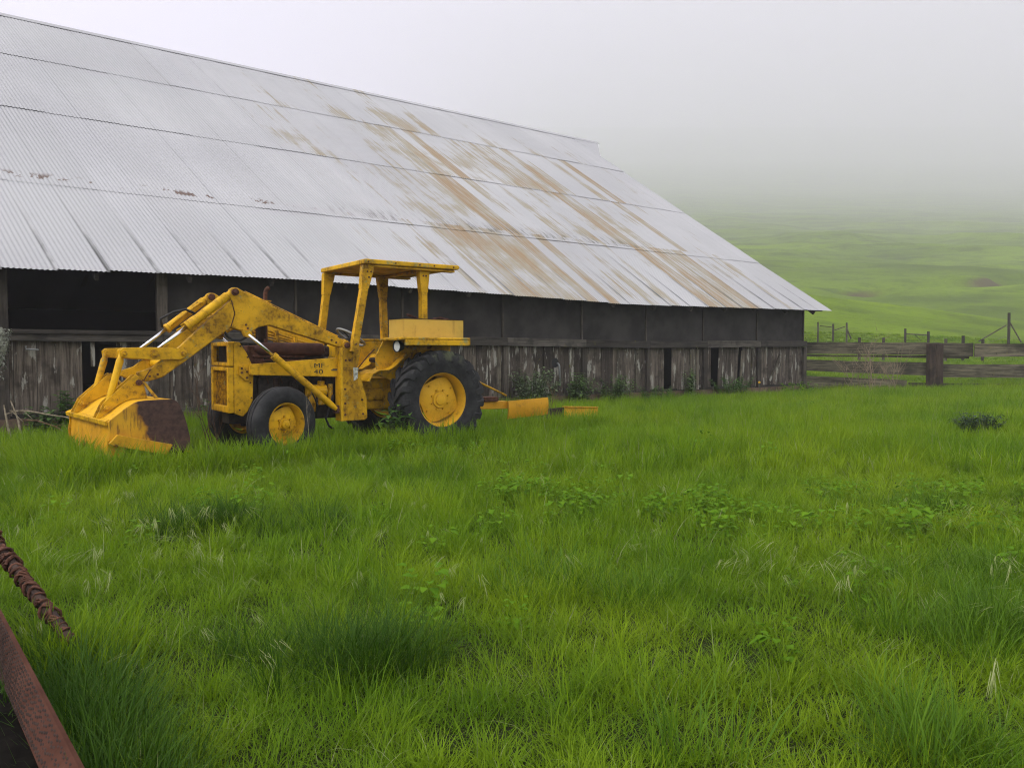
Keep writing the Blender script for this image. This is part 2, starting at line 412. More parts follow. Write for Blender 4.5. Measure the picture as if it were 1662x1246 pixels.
# --- roof sheets
def m_roof():
    t = NT('galvanised_roof', 0.6, 0.35); tc = t.n('ShaderNodeTexCoord'); tc.object = barn
    sp = t.n('ShaderNodeSeparateXYZ'); t.l(tc.outputs['Object'], sp.inputs[0])
    X, Y, Z = sp.outputs
    r_ = t.math('DIVIDE', t.math('SUBTRACT', 0.45, Y), SLOPE)                 # 0 eave .. 1 ridge
    q = t.math('SUBTRACT', X, t.math('MULTIPLY', r_, SKEW))                  # along the eave
    def vec(kx, ky, off=0.0):
        c = t.n('ShaderNodeCombineXYZ')
        t.put(c.inputs[0], t.math('MULTIPLY', q, kx)); t.put(c.inputs[1], t.math('MULTIPLY', r_, ky)); c.inputs[2].default_value = off
        return c.outputs[0]
    cloud = t.noise(vec(0.25, 3.0), 1.0, 4, 0.5)
    streak = t.noise(vec(12.0, 3.4), 1.0, 5, 0.62)
    fine = t.noise(vec(14.0, 5.0, 3.0), 1.0, 6, 0.7)
    speck = t.noise(vec(30, 120, 5.0), 1.0, 4, 0.7)
    wet = t.noise(vec(5.0, 0.7, 9.0), 1.0, 4, 0.6)
    base = t.mix(t.ramp(cloud, 0.3, 0.7), (0.350, 0.345, 0.357), (0.425, 0.418, 0.426))
    base = t.mix(t.ramp(wet, 0.42, 0.72, 0, 0.30), base, (0.33, 0.33, 0.345))
    base = t.mix(t.ramp(t.noise(vec(28, 9.0, 2.0), 1.0, 5, 0.7), 0.45, 0.75, 0, 0.22), base, (0.30, 0.30, 0.31))
    # each sheet has its own amount of wear
    shx = t.math('FLOOR', t.math('DIVIDE', t.math('ADD', q, 0.6), 0.36)); shr = t.math('FLOOR', t.math('MULTIPLY', r_, 3.95))
    cb = t.n('ShaderNodeCombineXYZ'); t.put(cb.inputs[0], shx); t.put(cb.inputs[1], shr)
    wn_ = t.n('ShaderNodeTexWhiteNoise', noise_dimensions='2D'); t.l(cb.outputs[0], wn_.inputs['Vector'])
    shq = t.math('FLOOR', t.math('DIVIDE', t.math('ADD', q, 0.6), 0.72)); cs = t.n('ShaderNodeCombineXYZ'); t.put(cs.inputs[0], shq); t.put(cs.inputs[1], shr)
    ws = t.n('ShaderNodeTexWhiteNoise', noise_dimensions='2D'); t.l(cs.outputs[0], ws.inputs['Vector'])
    base = t.mix(t.math('MULTIPLY', ws.outputs['Value'], 0.28), base, (0.30, 0.295, 0.295))
    zone = t.math('MULTIPLY', t.ramp(q, 15.5, 11.5), t.ramp(q, 0.2, 2.4, 0.2, 1.0))
    zone = t.math('MULTIPLY', zone, t.ramp(r_, 0.95, 0.62, 0.55, 1.0))
    patch = t.noise(vec(0.75, 8.0, 7.0), 1.0, 4, 0.6)
    k = t.math('ADD', t.math('MULTIPLY', streak, 0.70), t.math('MULTIPLY', wn_.outputs['Value'], 0.42))
    k = t.math('ADD', k, t.math('MULTIPLY', patch, 0.80))
    k = t.math('ADD', k, t.math('MULTIPLY', t.math('SUBTRACT', zone, 1.0), 0.42))
    rust1 = t.ramp(k, 0.90, 1.05); rust2 = t.ramp(k, 1.04, 1.20)
    rc = t.mix(fine, (0.205, 0.175, 0.115), (0.345, 0.310, 0.235))
    base = t.mix(t.math('MULTIPLY', rust1, t.ramp(fine, 0.30, 0.58, 0.22, 0.95)), base, rc)
    base = t.mix(t.math('MULTIPLY', t.math('MULTIPLY', rust2, t.ramp(fine, 0.30, 0.58)), 0.62), base, t.mix(streak, (0.32, 0.170, 0.060), (0.21, 0.130, 0.060)))
    # dark moss above the lowest seam, towards the right
    dm = t.math('MULTIPLY', t.ramp(r_, 0.238, 0.243), t.ramp(r_, 0.31, 0.245))
    dm = t.math('MULTIPLY', dm, t.math('MULTIPLY', t.ramp(q, 15.2, 13.5), t.ramp(q, 2.0, 5.5)))
    dm = t.math('MULTIPLY', dm, t.ramp(t.noise(vec(11, 14, 1.0), 1.0, 5, 0.7), 0.47, 0.66))
    base = t.mix(t.math('MULTIPLY', dm, 0.75), base, (0.075, 0.072, 0.055))
    # rusted nail spots in a row above the lowest seam, at the left
    ns = t.math('MULTIPLY', t.ramp(r_, 0.246, 0.252), t.ramp(r_, 0.272, 0.256))
    ns = t.math('MULTIPLY', ns, t.math('MULTIPLY', t.ramp(q, 14.2, 15.5), t.ramp(t.noise(vec(4.6, 40, 2.5), 1.0, 3, 0.6), 0.545, 0.585)))
    base = t.mix(t.math('MULTIPLY', ns, 0.9), base, (0.09, 0.045, 0.025))
    # dark run-off lines along the side laps near the eave
    lap = t.math('ABSOLUTE', t.math('SUBTRACT', t.math('FRACT', t.math('DIVIDE', t.math('ADD', q, 0.6), 0.72)), 0.04))
    lapm = t.math('MULTIPLY', t.ramp(lap, 0.045, 0.015), t.ramp(r_, 0.17, 0.02))
    lapm = t.math('MULTIPLY', lapm, t.ramp(t.noise(vec(1.4, 8, 4.0), 1.0, 4, 0.6), 0.38, 0.6))
    base = t.mix(t.math('MULTIPLY', lapm, 0.8), base, (0.10, 0.10, 0.10))
    base = t.mix(t.ramp(speck, 0.70, 0.78, 0, 0.6), base, (0.16, 0.15, 0.14))
    t.base(base)
    t.b.inputs['Metallic'].default_value = 0.0
    t.put(t.b.inputs['Roughness'], t.ramp(rust1, 0, 1, 0.58, 0.88))
    return t.m
ROOFM = m_roof()

roof = empty('roof', (-0.6, 0.45, EZ), 0, barn)
up = Vector((SKEW, -SLOPE, RISE))
across = Vector((1, 0, 0))
nrm = up.cross(across).normalized()
if nrm.z < 0: nrm = -nrm
rows = [0.0, 0.2415, 0.513, 0.7676, 1.0]
SW, NW = 0.72, 10
NCOL = 37
def sheet_mesh(name, length_v, wave_pts=6):
    """corrugated parallelogram; origin at the middle of its top edge"""
    n = NW * wave_pts + 3                      # half a wave of side lap
    vs_, fs_ = [], []
    for j, s_ in enumerate((0.0, 0.5, 1.0)):
        for i in range(n + 1):
            x = i * SW / (NW * wave_pts)
            p = across * x - length_v * s_ + nrm * (0.0062 * math.cos(2 * math.pi * i / wave_pts))
            vs_.append(p)
    for j in range(2):
        for i in range(n):
            a = j * (n + 1) + i; fs_.append((a, a + 1, a + n + 2, a + n + 1))
    me_ = bpy.data.meshes.new(name); me_.from_pydata(vs_, [], fs_); me_.update(); me_.shade_smooth()
    me_.materials.append(ROOFM); return me_
for r_i in range(4):
    lv = up * (rows[r_i + 1] - rows[r_i]) + up.normalized() * (0.10 if r_i else 0.0)
    lenv = lv.length
    meshA = sheet_mesh('roof_sheet', lv)
    for c in range(NCOL):
        o = bpy.data.objects.new('roof_sheet', meshA); col.objects.link(o); o.parent = roof
        top = up * rows[r_i + 1] + across * (c * SW)
        t_here = -0.6 + c * SW
        drop = sag(t_here) if r_i == 0 else 0.0
        lift = 0.011 + rng.uniform(-0.003, 0.004)
        # tilt each sheet a hair about its top edge so that the lower end sits proud of the row below
        ang_ = ((lift if r_i else 0.0) + drop / nrm.z * 0.98) / lenv
        q_ = Matrix.Rotation(ang_, 3, across)
        if (q_ @ (-lv)).dot(nrm) * (1 if ang_ > 0 else -1) < 0: q_ = Matrix.Rotation(-ang_, 3, across)
        o.rotation_euler = q_.to_euler()
        o.location = top + nrm * (0.004 * (c % 2) + rng.uniform(0, 0.003))
# triangular hay hood at the ridge end
mb = MB()
a_ = up * 1.0 + nrm * 0.012; tip = up * 1.0 - across * 1.35 + nrm * 0.012; low = up * 0.86 + nrm * 0.012
mb.add([a_ + across * 0.1, tip, low + across * 0.1 - across * 0.05, a_ + across * .1 - nrm * .03, tip - nrm * .03, low - nrm * .03 + across * .05], [(0, 1, 2), (3, 5, 4), (0, 3, 4, 1), (1, 4, 5, 2), (2, 5, 3, 0)])
mb.build('hay_hood', ROOFM, roof)
# ridge cap
mb = MB()
rp = up * 1.0
cap = [(-0.16, -0.112), (0.0, 0.012), (0.16, -0.112)]
L0, L1 = -1.35, NCOL * SW
vs_ = []
for x in (L0, L1):
    for (yy, zz) in cap: vs_.append(rp + Vector((x, yy, zz + 0.02)))
mb.add(vs_, [(0, 3, 4, 1), (1, 4, 5, 2)])
mb.build('ridge_cap', ROOFM, roof)
# far slope
mb = MB()
up2 = Vector((SKEW, -SLOPE, -RISE))
mb.add([rp, rp + across * L1, rp + across * L1 + up2, rp + up2], [(0, 1, 2, 3)])
mb.build('far_roof_slope', ROOFM, roof)
# rafter ends and purlin ends under the eave and the verge
raf = MB(); raf.box(-0.03, 0.03, -0.01, 0.5, -0.14, -0.02, Matrix.Rotation(math.atan2(RISE, SLOPE) * -1, 4, 'X'))
rme = None
for i in range(18):
    if rme is None:
        o = raf.build('rafter_end', RAILW, roof); rme = o.data
    else:
        o = bpy.data.objects.new('rafter_end', rme); col.objects.link(o); o.parent = roof
    tt = 0.75 + i * 1.40
    o.location = (tt, -0.47, 0.30 + sag(tt) * 0.95)
for rr_ in (0.022, 0.24, 0.51, 0.765):
    p0 = up * rr_ - nrm * 0.10
    MB().box(0.06, 0.9, -0.04, 0.04, -0.05, 0.05, Matrix.Translation(p0)).build('purlin', RAILW, roof)

# --- walls
STUD = [0.08, 2.39, 4.78, 7.02, 9.22, 11.57, 14.1, 16.35, 18.74, 21.0, 23.3, 25.6]
wall = empty('wall', (0, 0, 0), 0, barn)
def railz(t): return float(np.interp(t, [0, 3, 7.3, 12.6, 21, 26], [1.44, 1.42, 1.37, 1.42, 1.435, 1.43]))
MB().box(-0.05, BL, -0.28, 0.06, -0.6, 0.23).build('foundation', CONC, wall)
for i in range(len(STUD) - 1):
    a, b = STUD[i], STUD[i + 1]
    z0, z1 = railz((a + b) / 2), 2.74
    if i != 8:                                     # the ninth bay is open above the rail
        n = 9
        vs_, fs_ = [], []
        for k in range(n + 1):
            x = a + (b - a) * k / n
            for zz in (z0 + 0.1, (z0 + z1) / 2 + 0.05, z1):
                vs_.append((x, -0.10 + 0.012 * math.sin(k * 1.3 + i) + rng.uniform(-0.006, 0.006), zz))
        for k in range(n):
            for j in range(2):
                q = k * 3 + j; fs_.append((q, q + 3, q + 4, q + 1))
        MB().add(vs_, fs_).build('wall_panel', PANEL, wall, smooth=True)
        bt = MB().box(-0.022, 0.022, -0.095, -0.055, z0 + 0.1, 2.70).build('batten', POSTW, wall)
        bt.location = (a + (0.03 if i else 0.0), 0, 0)
    # rail, one timber per bay, lengths butted
    rz0, rz1 = railz(a), railz(b)
    m = MB()
    zt = 0.185 if i not in (8, 9) else 0.115
    m.add([(a + 0.002, -0.12, rz0), (b - 0.002, -0.12, rz1), (b - 0.002, 0.075, rz1), (a + 0.002, 0.075, rz0),
           (a + 0.002, -0.12, rz0 + zt), (b - 0.002, -0.12, rz1 + zt), (b - 0.002, 0.075, rz1 + zt), (a + 0.002, 0.075, rz0 + zt)],
          [(0, 3, 2, 1), (4, 5, 6, 7), (0, 1, 5, 4), (1, 2, 6, 5), (2, 3, 7, 6), (3, 0, 4, 7)])
    m.build('rail', RAILW, wall, bevel=0.008)
    if i in (8, 9):
        MB().box(a, b, -0.14, 0.12, rz0 + zt + 0.003, rz0 + zt + 0.07).build('window_ledge', RAILW, wall, bevel=0.006)
    # lower stud, standing a little proud of the boards
    sw_ = 0.14 if i in (0, 9) else rng.uniform(0.10, 0.15)
    ps = MB().box(-sw_ / 2, sw_ / 2, -0.055, 0.02, 0.235, railz(a) - 0.004).build('stud', POSTW, wall, bevel=0.006)
    ps.location = (a, 0, 0)
    MB().box(a + 0.1, b - 0.1, -0.20, -0.066, 0.236, 0.30).build('sole_plate', RAILW, wall)
# tall posts either side of the open bay
for tt, w_ in ((18.72, 0.17), (21.02, 0.20)):
    o = MB().box(-w_ / 2, w_ / 2, -0.17, -0.02, 0.24, 2.74).build('bay_post', POSTW, wall, bevel=0.008); o.location = (tt, 0, 0)
# vertical boards
t_ = 0.10
bmesh_by_w = {}
while t_ < BL - 0.3:
    w_ = rng.choice([0.20, 0.24, 0.28, 0.32, 0.36])
    if 19.95 <= t_ < 20.9: w_ = 0.31
    c_ = t_ + w_ / 2
    gap = False
    for g0, g1 in ((6.05, 6.36), (4.25, 4.45), (3.05, 3.30), (19.5, 19.93)):
        if t_ < g1 and t_ + w_ > g0:
            if t_ < g0 - 0.08: w_ = g0 - t_; c_ = t_ + w_ / 2
            else: gap = True; t_ = g1; break
    if gap: continue
    key = round(w_, 2)
    mesh_z = 1.18
    if key not in bmesh_by_w:
        m = MB().box(-key / 2 + 0.004, key / 2 - 0.004, -0.012, 0.012, 0, mesh_z)
        bmesh_by_w[key] = m.build('board', BOARD, wall)
        o = bmesh_by_w[key]
    else:
        o = bpy.data.objects.new('board', bmesh_by_w[key].data); col.objects.link(o); o.parent = wall
    lean = rng.uniform(-0.006, 0.006)
    if 3.3 < c_ < 4.2: lean = -0.05
    o.location = (c_, -0.085 + rng.uniform(-0.012, 0.010), 0.238 + rng.uniform(0, 0.035))
    o.scale.z = (railz(c_) - 0.238 + 0.02) / mesh_z
    o.rotation_euler = (0, lean, 0)
    t_ += w_
# pale split boards, loose boards
for tt, w_, ln, z1 in ((11.72, 0.10, 0.0, 1.40), (9.6, 0.13, 0.0, 1.38), (7.35, 0.16, 0.0, 1.36), (5.25, 0.20, 0.004, 1.36), (5.05, 0.10, 0.0, 1.36), (3.22, 0.09, -0.11, 1.33), (8.05, 0.09, 0.0, 1.35), (2.66, 0.08, -0.02, 1.39)):
    o = MB().box(-w_ / 2, w_ / 2, -0.010, 0.010, 0, z1 - 0.26).build('split_board', BOARD_P, wall)
    o.location = (tt, -0.052, 0.25); o.rotation_euler = (0, ln, 0)
o = MB().box(-0.035, 0.035, -0.012, 0.012, 0, 0.92).build('loose_strip', BOARD_P, wall); o.location = (1.9, 0.03, 0.42); o.rotation_euler = (0, -0.55, 0)
o = MB().box(-0.03, 0.03, -0.012, 0.012, 0, 0.40).build('hanging_splinter', BOARD_P, wall); o.location = (19.78, -0.06, 1.03)
# knot-hole with a bent pipe
m = MB(); m.lathe([(0.0, 0.0), (0.105, 0.0)], 16); o = m.build('pipe_hole', BLACK, wall); o.location = (10.1, -0.052, 1.02); o.scale = (1.0, 1, 1.1)
o = MB().tube([(0, -0.2, 0.0), (0, 0.0, 0.0), (0.0, 0.035, -0.02), (-0.01, 0.045, -0.06), (-0.035, 0.05, -0.55)], 0.024, 8).build('drain_pipe', GREYM, wall, smooth=True); o.location = (10.03, -0.04, 1.0)
o = MB().tube([(0, -0.1, 0), (0, 0.1, 0.0), (0.16, 0.13, 0.01), (0.16, 0.13, 0.06)], 0.014, 8).build('latch_bar', GREYM, wall); o.location = (20.55, -0.02, 1.30)
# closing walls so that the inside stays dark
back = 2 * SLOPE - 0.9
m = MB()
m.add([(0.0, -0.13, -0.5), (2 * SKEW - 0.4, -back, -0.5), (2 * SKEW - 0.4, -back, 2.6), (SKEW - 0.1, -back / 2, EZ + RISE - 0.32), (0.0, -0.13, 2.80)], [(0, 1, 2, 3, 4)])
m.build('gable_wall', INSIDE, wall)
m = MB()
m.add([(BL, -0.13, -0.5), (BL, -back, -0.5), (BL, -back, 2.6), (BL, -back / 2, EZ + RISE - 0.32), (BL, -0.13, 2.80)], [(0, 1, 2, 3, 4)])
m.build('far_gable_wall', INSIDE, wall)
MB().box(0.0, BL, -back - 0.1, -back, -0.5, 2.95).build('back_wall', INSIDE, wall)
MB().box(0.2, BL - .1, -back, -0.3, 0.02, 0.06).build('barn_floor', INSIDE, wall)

# ================================================================== tractor with front loader
tr = empty('tractor_loader', (-1.4546, 10.7137, 0.0), R(216.5))
tag(tr, 'old yellow tractor with front loader bucket and canopy parked before the barn', 'tractor')
# local frame: +x forwards, +y towards the viewer's side, z up; rear axle at x = 0

def wheel(name, x, y, z, rad, rim, wid, lugs, side):
    root = empty(name, (x, y, z), 0 if side > 0 else math.pi, tr)       # outer face on +y
    h = wid / 2
    m = MB()
    if lugs:
        prof = [(rim * 0.98, h * 0.80), (rim * 1.04, h * 0.94), (rim * 1.25, h * 1.0), ((rim + rad) / 2 * 1.02, h * 1.04), (rad * 0.90, h * 0.98), (rad * 0.945, h * 0.78), (rad * 0.955, 0.0)]
    else:
        prof = [(rim * 0.98, h * 0.72), (rim * 1.06, h * 0.88), (rim * 1.25, h * 1.0), ((rim + rad) / 2 * 1.02, h * 1.03), (rad * 0.88, h * 0.95), (rad * 0.95, h * 0.78), (rad * 0.985, h * 0.60), (rad * 0.992, h * .36), (rad * 0.975, h * .33), (rad * 0.975, h * .22), (rad * 1.0, h * .18), (rad, 0.0)]
    prof = prof + [(r_, -y_) for r_, y_ in prof[::-1][1:]]
    m.lathe(prof, 56)
    if lugs:
        N = 21
        for sgn in (1, -1):
            for k in range(N):
                w0 = 2 * math.pi * (k + (0.5 if sgn < 0 else 0)) / N
                # bar runs from near the middle of the tread, sweeping back out to the shoulder and down the side
                path = [(0.02, 0.0, rad * 0.935, rad * 1.0), (0.55, 0.13, rad * 0.94, rad * 1.0), (0.93, 0.235, rad * 0.93, rad * 0.995), (1.06, 0.27, rad * 0.80, rad * 0.95), (1.075, 0.285, rad * 0.74, rad * 0.80)]
                o_ = len(m.v); hw = 0.038
                for (fy, dw, r0, r1) in path:
                    for rr, ww in ((r0, -hw * 1.35), (r1, -hw), (r1, hw), (r0, hw * 1.35)):
                        a = w0 + dw * 1.0 + ww / rad
                        yy = sgn * h * fy if rr == r1 or fy < 1 else sgn * h * fy * 0.93
                        m.v.append((rr * math.cos(a), yy, rr * math.sin(a)))
                for i in range(len(path) - 1):
                    for j in range(3):
                        q = o_ + i * 4 + j; m.f.append((q, q + 1, q + 5, q + 4))
                m.f.append((o_, o_ + 1, o_ + 2, o_ + 3)); e = o_ + (len(path) - 1) * 4; m.f.append((e + 3, e + 2, e + 1, e))
    auto(m.build('tyre', TYRE, root), 40)
    # rim: flange, well, dished disc
    m = MB()
    yo = h * 0.80
    m.lathe([(rim * 0.90, -yo), (rim * 1.05, -yo), (rim * 1.05, -yo * 0.9), (rim * 0.92, -yo * 0.6), (rim * 0.92, yo * 0.2), (rim * 0.985, yo * 0.85), (rim * 1.055, yo * 1.02), (rim * 1.04, yo * 1.10), (rim * 0.985, yo * 1.05), (rim * 0.94, yo * 0.85), (rim * 0.88, yo * 0.25), (rim * 0.86, -yo * 0.2), (rim * .86, -yo * .9)], 48)
    auto(m.build('rim', YEL_C if lugs else YEL, root), 40)
    m = MB()
    # disc with a lobed edge, bolted to the well
    n = 64; o_ = len(m.v)
    rings = [(0.0, 0.60), (0.30, 0.60), (0.315, 0.46), (0.52, 0.42), (0.74, 0.24), (0.80, 0.20)]
    for k in range(n):
        w = 2 * math.pi * k / n
        lob = 0.045 * math.cos(4 * (w - 0.4)) + 0.03 * max(0, math.cos(4 * (w - 0.4))) ** 3
        for i, (fr, fy) in enumerate(rings):
            r_ = rim * (fr + (lob if i == len(rings) - 1 else lob * 0.4 if i == len(rings) - 2 else 0))
            m.v.append((r_ * math.cos(w), yo * fy, r_ * math.sin(w)))
    for k in range(n):
        q, q2 = o_ + k * len(rings), o_ + ((k + 1) % n) * len(rings)
        for i in range(len(rings) - 1): m.f.append((q + i, q + i + 1, q2 + i + 1, q2 + i))
    auto(m.build('wheel_disc', YEL_C if lugs else YEL, root), 30)
    m = MB()
    nb = 8 if lugs else 6
    m.lathe([(0.0, yo * 0.74), (rim * 0.17, yo * 0.74), (rim * 0.20, yo * 0.70), (rim * 0.21, yo * 0.5)], 24) if lugs else m.lathe([(0.0, yo * 1.12), (rim * 0.10, yo * 1.10), (rim * 0.16, yo * 0.95), (rim * 0.22, yo * 0.9), (rim * 0.26, yo * 0.5)], 24)
    auto(m.build('hub', YEL_C if lugs else YEL, root), 30)
    bolt = MB().tube([(0, 0, 0), (0, 0.022, 0)], 0.013, 6)
    bo = None
    for k in range(nb):
        a = 2 * math.pi * (k + 0.5) / nb
        if bo is None: b_ = bolt.build('lug_bolt', YEL_D, root); bo = b_.data
        else:
            b_ = bpy.data.objects.new('lug_bolt', bo); col.objects.link(b_); b_.parent = root
        b_.location = (rim * 0.37 * math.cos(a), yo * 0.455, rim * 0.37 * math.sin(a))
    if lugs:
        for k in range(4):
            a = 2 * math.pi * (k + 0.5) / 4 + .1
            b_ = bpy.data.objects.new('rim_bolt', bo); col.objects.link(b_); b_.parent = root
            b_.location = (rim * 0.66 * math.cos(a), yo * 0.31, rim * 0.66 * math.sin(a))
    return root
wheel('rear_wheel', 0.0, 0.78, 0.640, 0.645, 0.352, 0.36, True, 1)
wheel('rear_wheel', 0.0, -0.78, 0.640, 0.645, 0.352, 0.36, True, -1)
fw = wheel('front_wheel', 2.09, 0.79, 0.435, 0.430, 0.235, 0.23, False, 1); fw.rotation_euler.z = R(16)
fw = wheel('front_wheel', 2.09, -0.79, 0.435, 0.430, 0.235, 0.23, False, -1); fw.rotation_euler.z = math.pi + R(16)

# --- chassis and engine
def P(name, mat, build, bevel=0.006, parent=tr, smooth=False):
    m = MB(); build(m); o = m.build(name, mat, parent, smooth=smooth, bevel=bevel); return o
P('transmission_housing', YEL_D, lambda m: (m.box(-0.25, 1.15, -0.24, 0.24, 0.50, 0.92), m.box(-0.30, 0.30, -0.34, 0.34, 0.44, 0.90), m.box(0.5, 0.9, -0.27, 0.27, 0.62, 0.78)), 0.03)
P('rear_axle', YEL_D, lambda m: m.cyl((0, -0.66, 0.64), (0, 0.66, 0.64), 0.13, n=20))
P('engine_block', ENG, lambda m: (m.box(1.15, 2.26, -0.24, 0.24, 0.42, 0.98), m.box(1.3, 2.2, -0.17, 0.17, 0.98, 1.24), m.box(1.42, 1.62, 0.24, 0.33, 0.62, 0.86), m.box(1.72, 1.80, 0.24, 0.34, 0.55, 0.9), m.box(2.0, 2.2, 0.2, 0.3, 0.7, 0.98)), 0.02)
def pump(m):
    m.cyl((1.36, 0.33, 0.78), (1.62, 0.33, 0.78), 0.075, n=14); m.cyl((1.42, 0.33, 0.60), (1.42, 0.33, 0.90), 0.045, n=10)
    m.cyl((1.55, 0.34, 0.52), (1.55, 0.34, 0.74), 0.05, n=10); m.cyl((1.31, 0.36, 0.66), (1.31, 0.36, 0.86), 0.03, n=10)
P('injection_pump', YEL_D, pump, 0.004)
P('oil_filter', RUST_D, lambda m: (m.cyl((1.85, 0.34, 0.60), (1.85, 0.34, 0.84), 0.06, n=14), m.cyl((1.98, 0.3, 0.78), (1.98, 0.3, 0.95), 0.04, n=10)), 0.004)
def lines(m):
    for k in range(5):
        x0 = 1.40 + k * 0.17
        m.tube([(x0, 0.32, 0.88), (x0 + 0.03, 0.33, 0.98), (x0 + 0.10, 0.30, 1.08 + 0.015 * k), (x0 + 0.2, 0.24, 1.14), (x0 + 0.24, 0.2, 1.2)], 0.006, 6)
    m.tube([(2.22, 0.34, 1.02), (2.24, 0.36, 1.14), (2.1, 0.36, 1.17), (1.5, 0.36, 1.16), (1.35, 0.34, 1.12)], 0.008, 6)
    m.tube([(2.2, 0.36, 0.96), (2.22, 0.38, 1.07), (2.1, 0.38, 1.10), (1.9, 0.36, 1.10)], 0.008, 6)
P('fuel_lines', RUST, lines, 0, smooth=True)
P('hanging_hose', BLACK, lambda m: (m.tube([(1.30, 0.42, 0.72), (1.36, 0.47, 0.58), (1.42, 0.47, 0.44), (1.37, 0.45, 0.34), (1.30, 0.40, 0.30)], 0.014, 8), m.tube([(1.75, 0.36, 0.9), (1.6, 0.42, 0.82), (1.5, 0.42, 0.6), (1.52, 0.4, 0.45)], 0.01, 8)), 0, smooth=True)
auto(P('muffler', MUFF, lambda m: m.tube([(2.22, 0.25, 1.30), (2.18, 0.25, 1.30), (2.14, 0.25, 1.30), (1.42, 0.25, 1.293), (1.37, 0.25, 1.293), (1.34, 0.25, 1.29)], [0.03, 0.06, 0.08, 0.082, 0.074, 0.03], 20), 0), 50)
P('fuel_tank', RUST_D, lambda m: m.box(1.22, 2.28, -0.24, 0.16, 1.20, 1.34), 0.03)
P('exhaust_manifold', RUST, lambda m: (m.box(1.6, 2.24, 0.16, 0.27, 1.19, 1.225), m.box(2.10, 2.3, 0.1, 0.24, 1.10, 1.34)), 0.015)
def exh(m):
    m.tube([(2.0, 0, 1.30), (2.0, 0, 1.90), (1.995, 0, 2.0), (1.985, 0, 2.03), (1.95, 0, 2.06)], 0.026, 12, cap=False)
auto(P('exhaust_pipe', RUST, exh, 0), 60)
P('exhaust_clamp', YEL_D, lambda m: m.cyl((2.0, 0, 1.885), (2.0, 0, 1.90), 0.075, n=16), 0)
P('air_cleaner', RUST_D, lambda m: (m.cyl((2.13, 0.22, 1.42), (2.13, 0.22, 1.58), 0.062, n=18), m.cyl((2.13, 0.22, 1.36), (2.13, 0.22, 1.42), 0.035, n=12)), 0.004)
P('front_axle', ENG, lambda m: (m.box(2.02, 2.16, -0.66, 0.66, 0.36, 0.48), m.box(1.95, 2.5, -0.14, 0.14, 0.40, 0.56), m.cyl((2.09, 0.60, 0.30), (2.09, 0.60, 0.56), 0.05, n=12), m.cyl((2.09, -0.60, 0.30), (2.09, -0.60, 0.56), 0.05, n=12)), 0.01)
P('steering_rod', RUST_D, lambda m: (m.cyl((2.26, -0.6, 0.40), (2.26, 0.6, 0.40), 0.018, n=8), m.box(2.1, 2.3, 0.56, 0.60, 0.36, 0.42)), 0)

# --- nose: shell, grilles
shell = [(2.50, 1.385), (2.427, 1.375), (2.35, 1.256), (2.283, 1.11), (2.27, 0.993), (2.283, 0.686), (2.345, 0.557), (2.40, 0.50), (2.50, 0.54)]
nose = P('nose_shell', YEL, lambda m: (m.prism(shell, 0.335, 0.36), m.prism(shell, -0.36, -0.335), m.prism([(2.50, 1.385), (2.427, 1.375), (2.43, 1.35), (2.50, 1.36)], -0.334, 0.334)), 0.008)
P('nose_frame', YEL, lambda m: (m.box(2.50, 2.565, 0.285, 0.365, 0.545, 1.085), m.box(2.50, 2.565, -0.365, -0.285, 0.545, 1.085), m.box(2.502, 2.563, -0.284, 0.284, 0.545, 0.625), m.box(2.502, 2.563, -0.284, 0.284, 1.035, 1.085)), 0.012)
P('upper_nose_frame', YEL_D, lambda m: (m.box(2.50, 2.56, 0.285, 0.365, 1.092, 1.375), m.box(2.50, 2.56, -0.365, -0.285, 1.092, 1.375), m.box(2.502, 2.558, -0.284, 0.284, 1.092, 1.14), m.box(2.502, 2.558, -0.284, 0.284, 1.33, 1.378)), 0.012)
P('radiator', ENG, lambda m: m.box(2.40, 2.47, -0.33, 0.33, 0.52, 1.34), 0)
def slats(m):
    for k in range(5): m.box(2.495, 2.515, -0.283, 0.283, 1.155 + k * 0.037, 1.163 + k * 0.037)
P('upper_grille', ENG, slats, 0)
def gril(m):
    for k in range(17):
        z = 0.632 + k * 0.0245; m.box(2.508, 2.522, -0.283, 0.283, z, z + 0.010)
    for k in range(19):
        y = -0.275 + k * 0.0305; m.box(2.521, 2.531, y - 0.003, y + 0.003, 0.627, 1.034)
P('lower_grille', YEL_D, gril, 0)
P('nose_bracket', YEL_D, lambda m: m.prism([(2.444, 1.097), (2.33, 1.085), (2.325, 0.93), (2.375, 0.923), (2.446, 0.989)], 0.362, 0.395), 0.004)
for bx, bz in ((2.42, 1.07), (2.42, 1.02), (2.36, 1.03), (2.36, 0.96)):
    P('bracket_bolt', RUST, lambda m: m.cyl((bx, 0.394, bz), (bx, 0.412, bz), 0.013, n=6), 0)

# --- side rails with lettering
rail_poly = [(2.34, 1.118), (2.34, 0.992), (1.19, 0.947), (1.19, 1.197)]
P('side_rail', YEL, lambda m: m.prism(rail_poly, 0.40, 0.47), 0.008)
P('side_rail', YEL, lambda m: m.prism(rail_poly, -0.47, -0.40), 0.008)
def letter(txt, x, z, size, name, sx=1.0):
    c = bpy.data.curves.new(name, 'FONT'); c.body = txt; c.size = size; c.extrude = 0.0012; c.offset = 0.0; c.space_character = 1.05
    c.materials.append(DECAL)
    tmp = bpy.data.objects.new(name, c); me_ = bpy.data.meshes.new_from_object(tmp); bpy.data.objects.remove(tmp)
    o = bpy.data.objects.new(name, me_); col.objects.link(o); o.parent = tr
    o.location = (x, 0.4722, z); o.rotation_euler = (R(90), 0, R(180)); o.scale = (sx, 1, 1)
letter('MF', 1.570, 1.070, 0.080, 'lettering', 1.40)
letter('40', 1.570, 0.993, 0.080, 'lettering', 1.50)
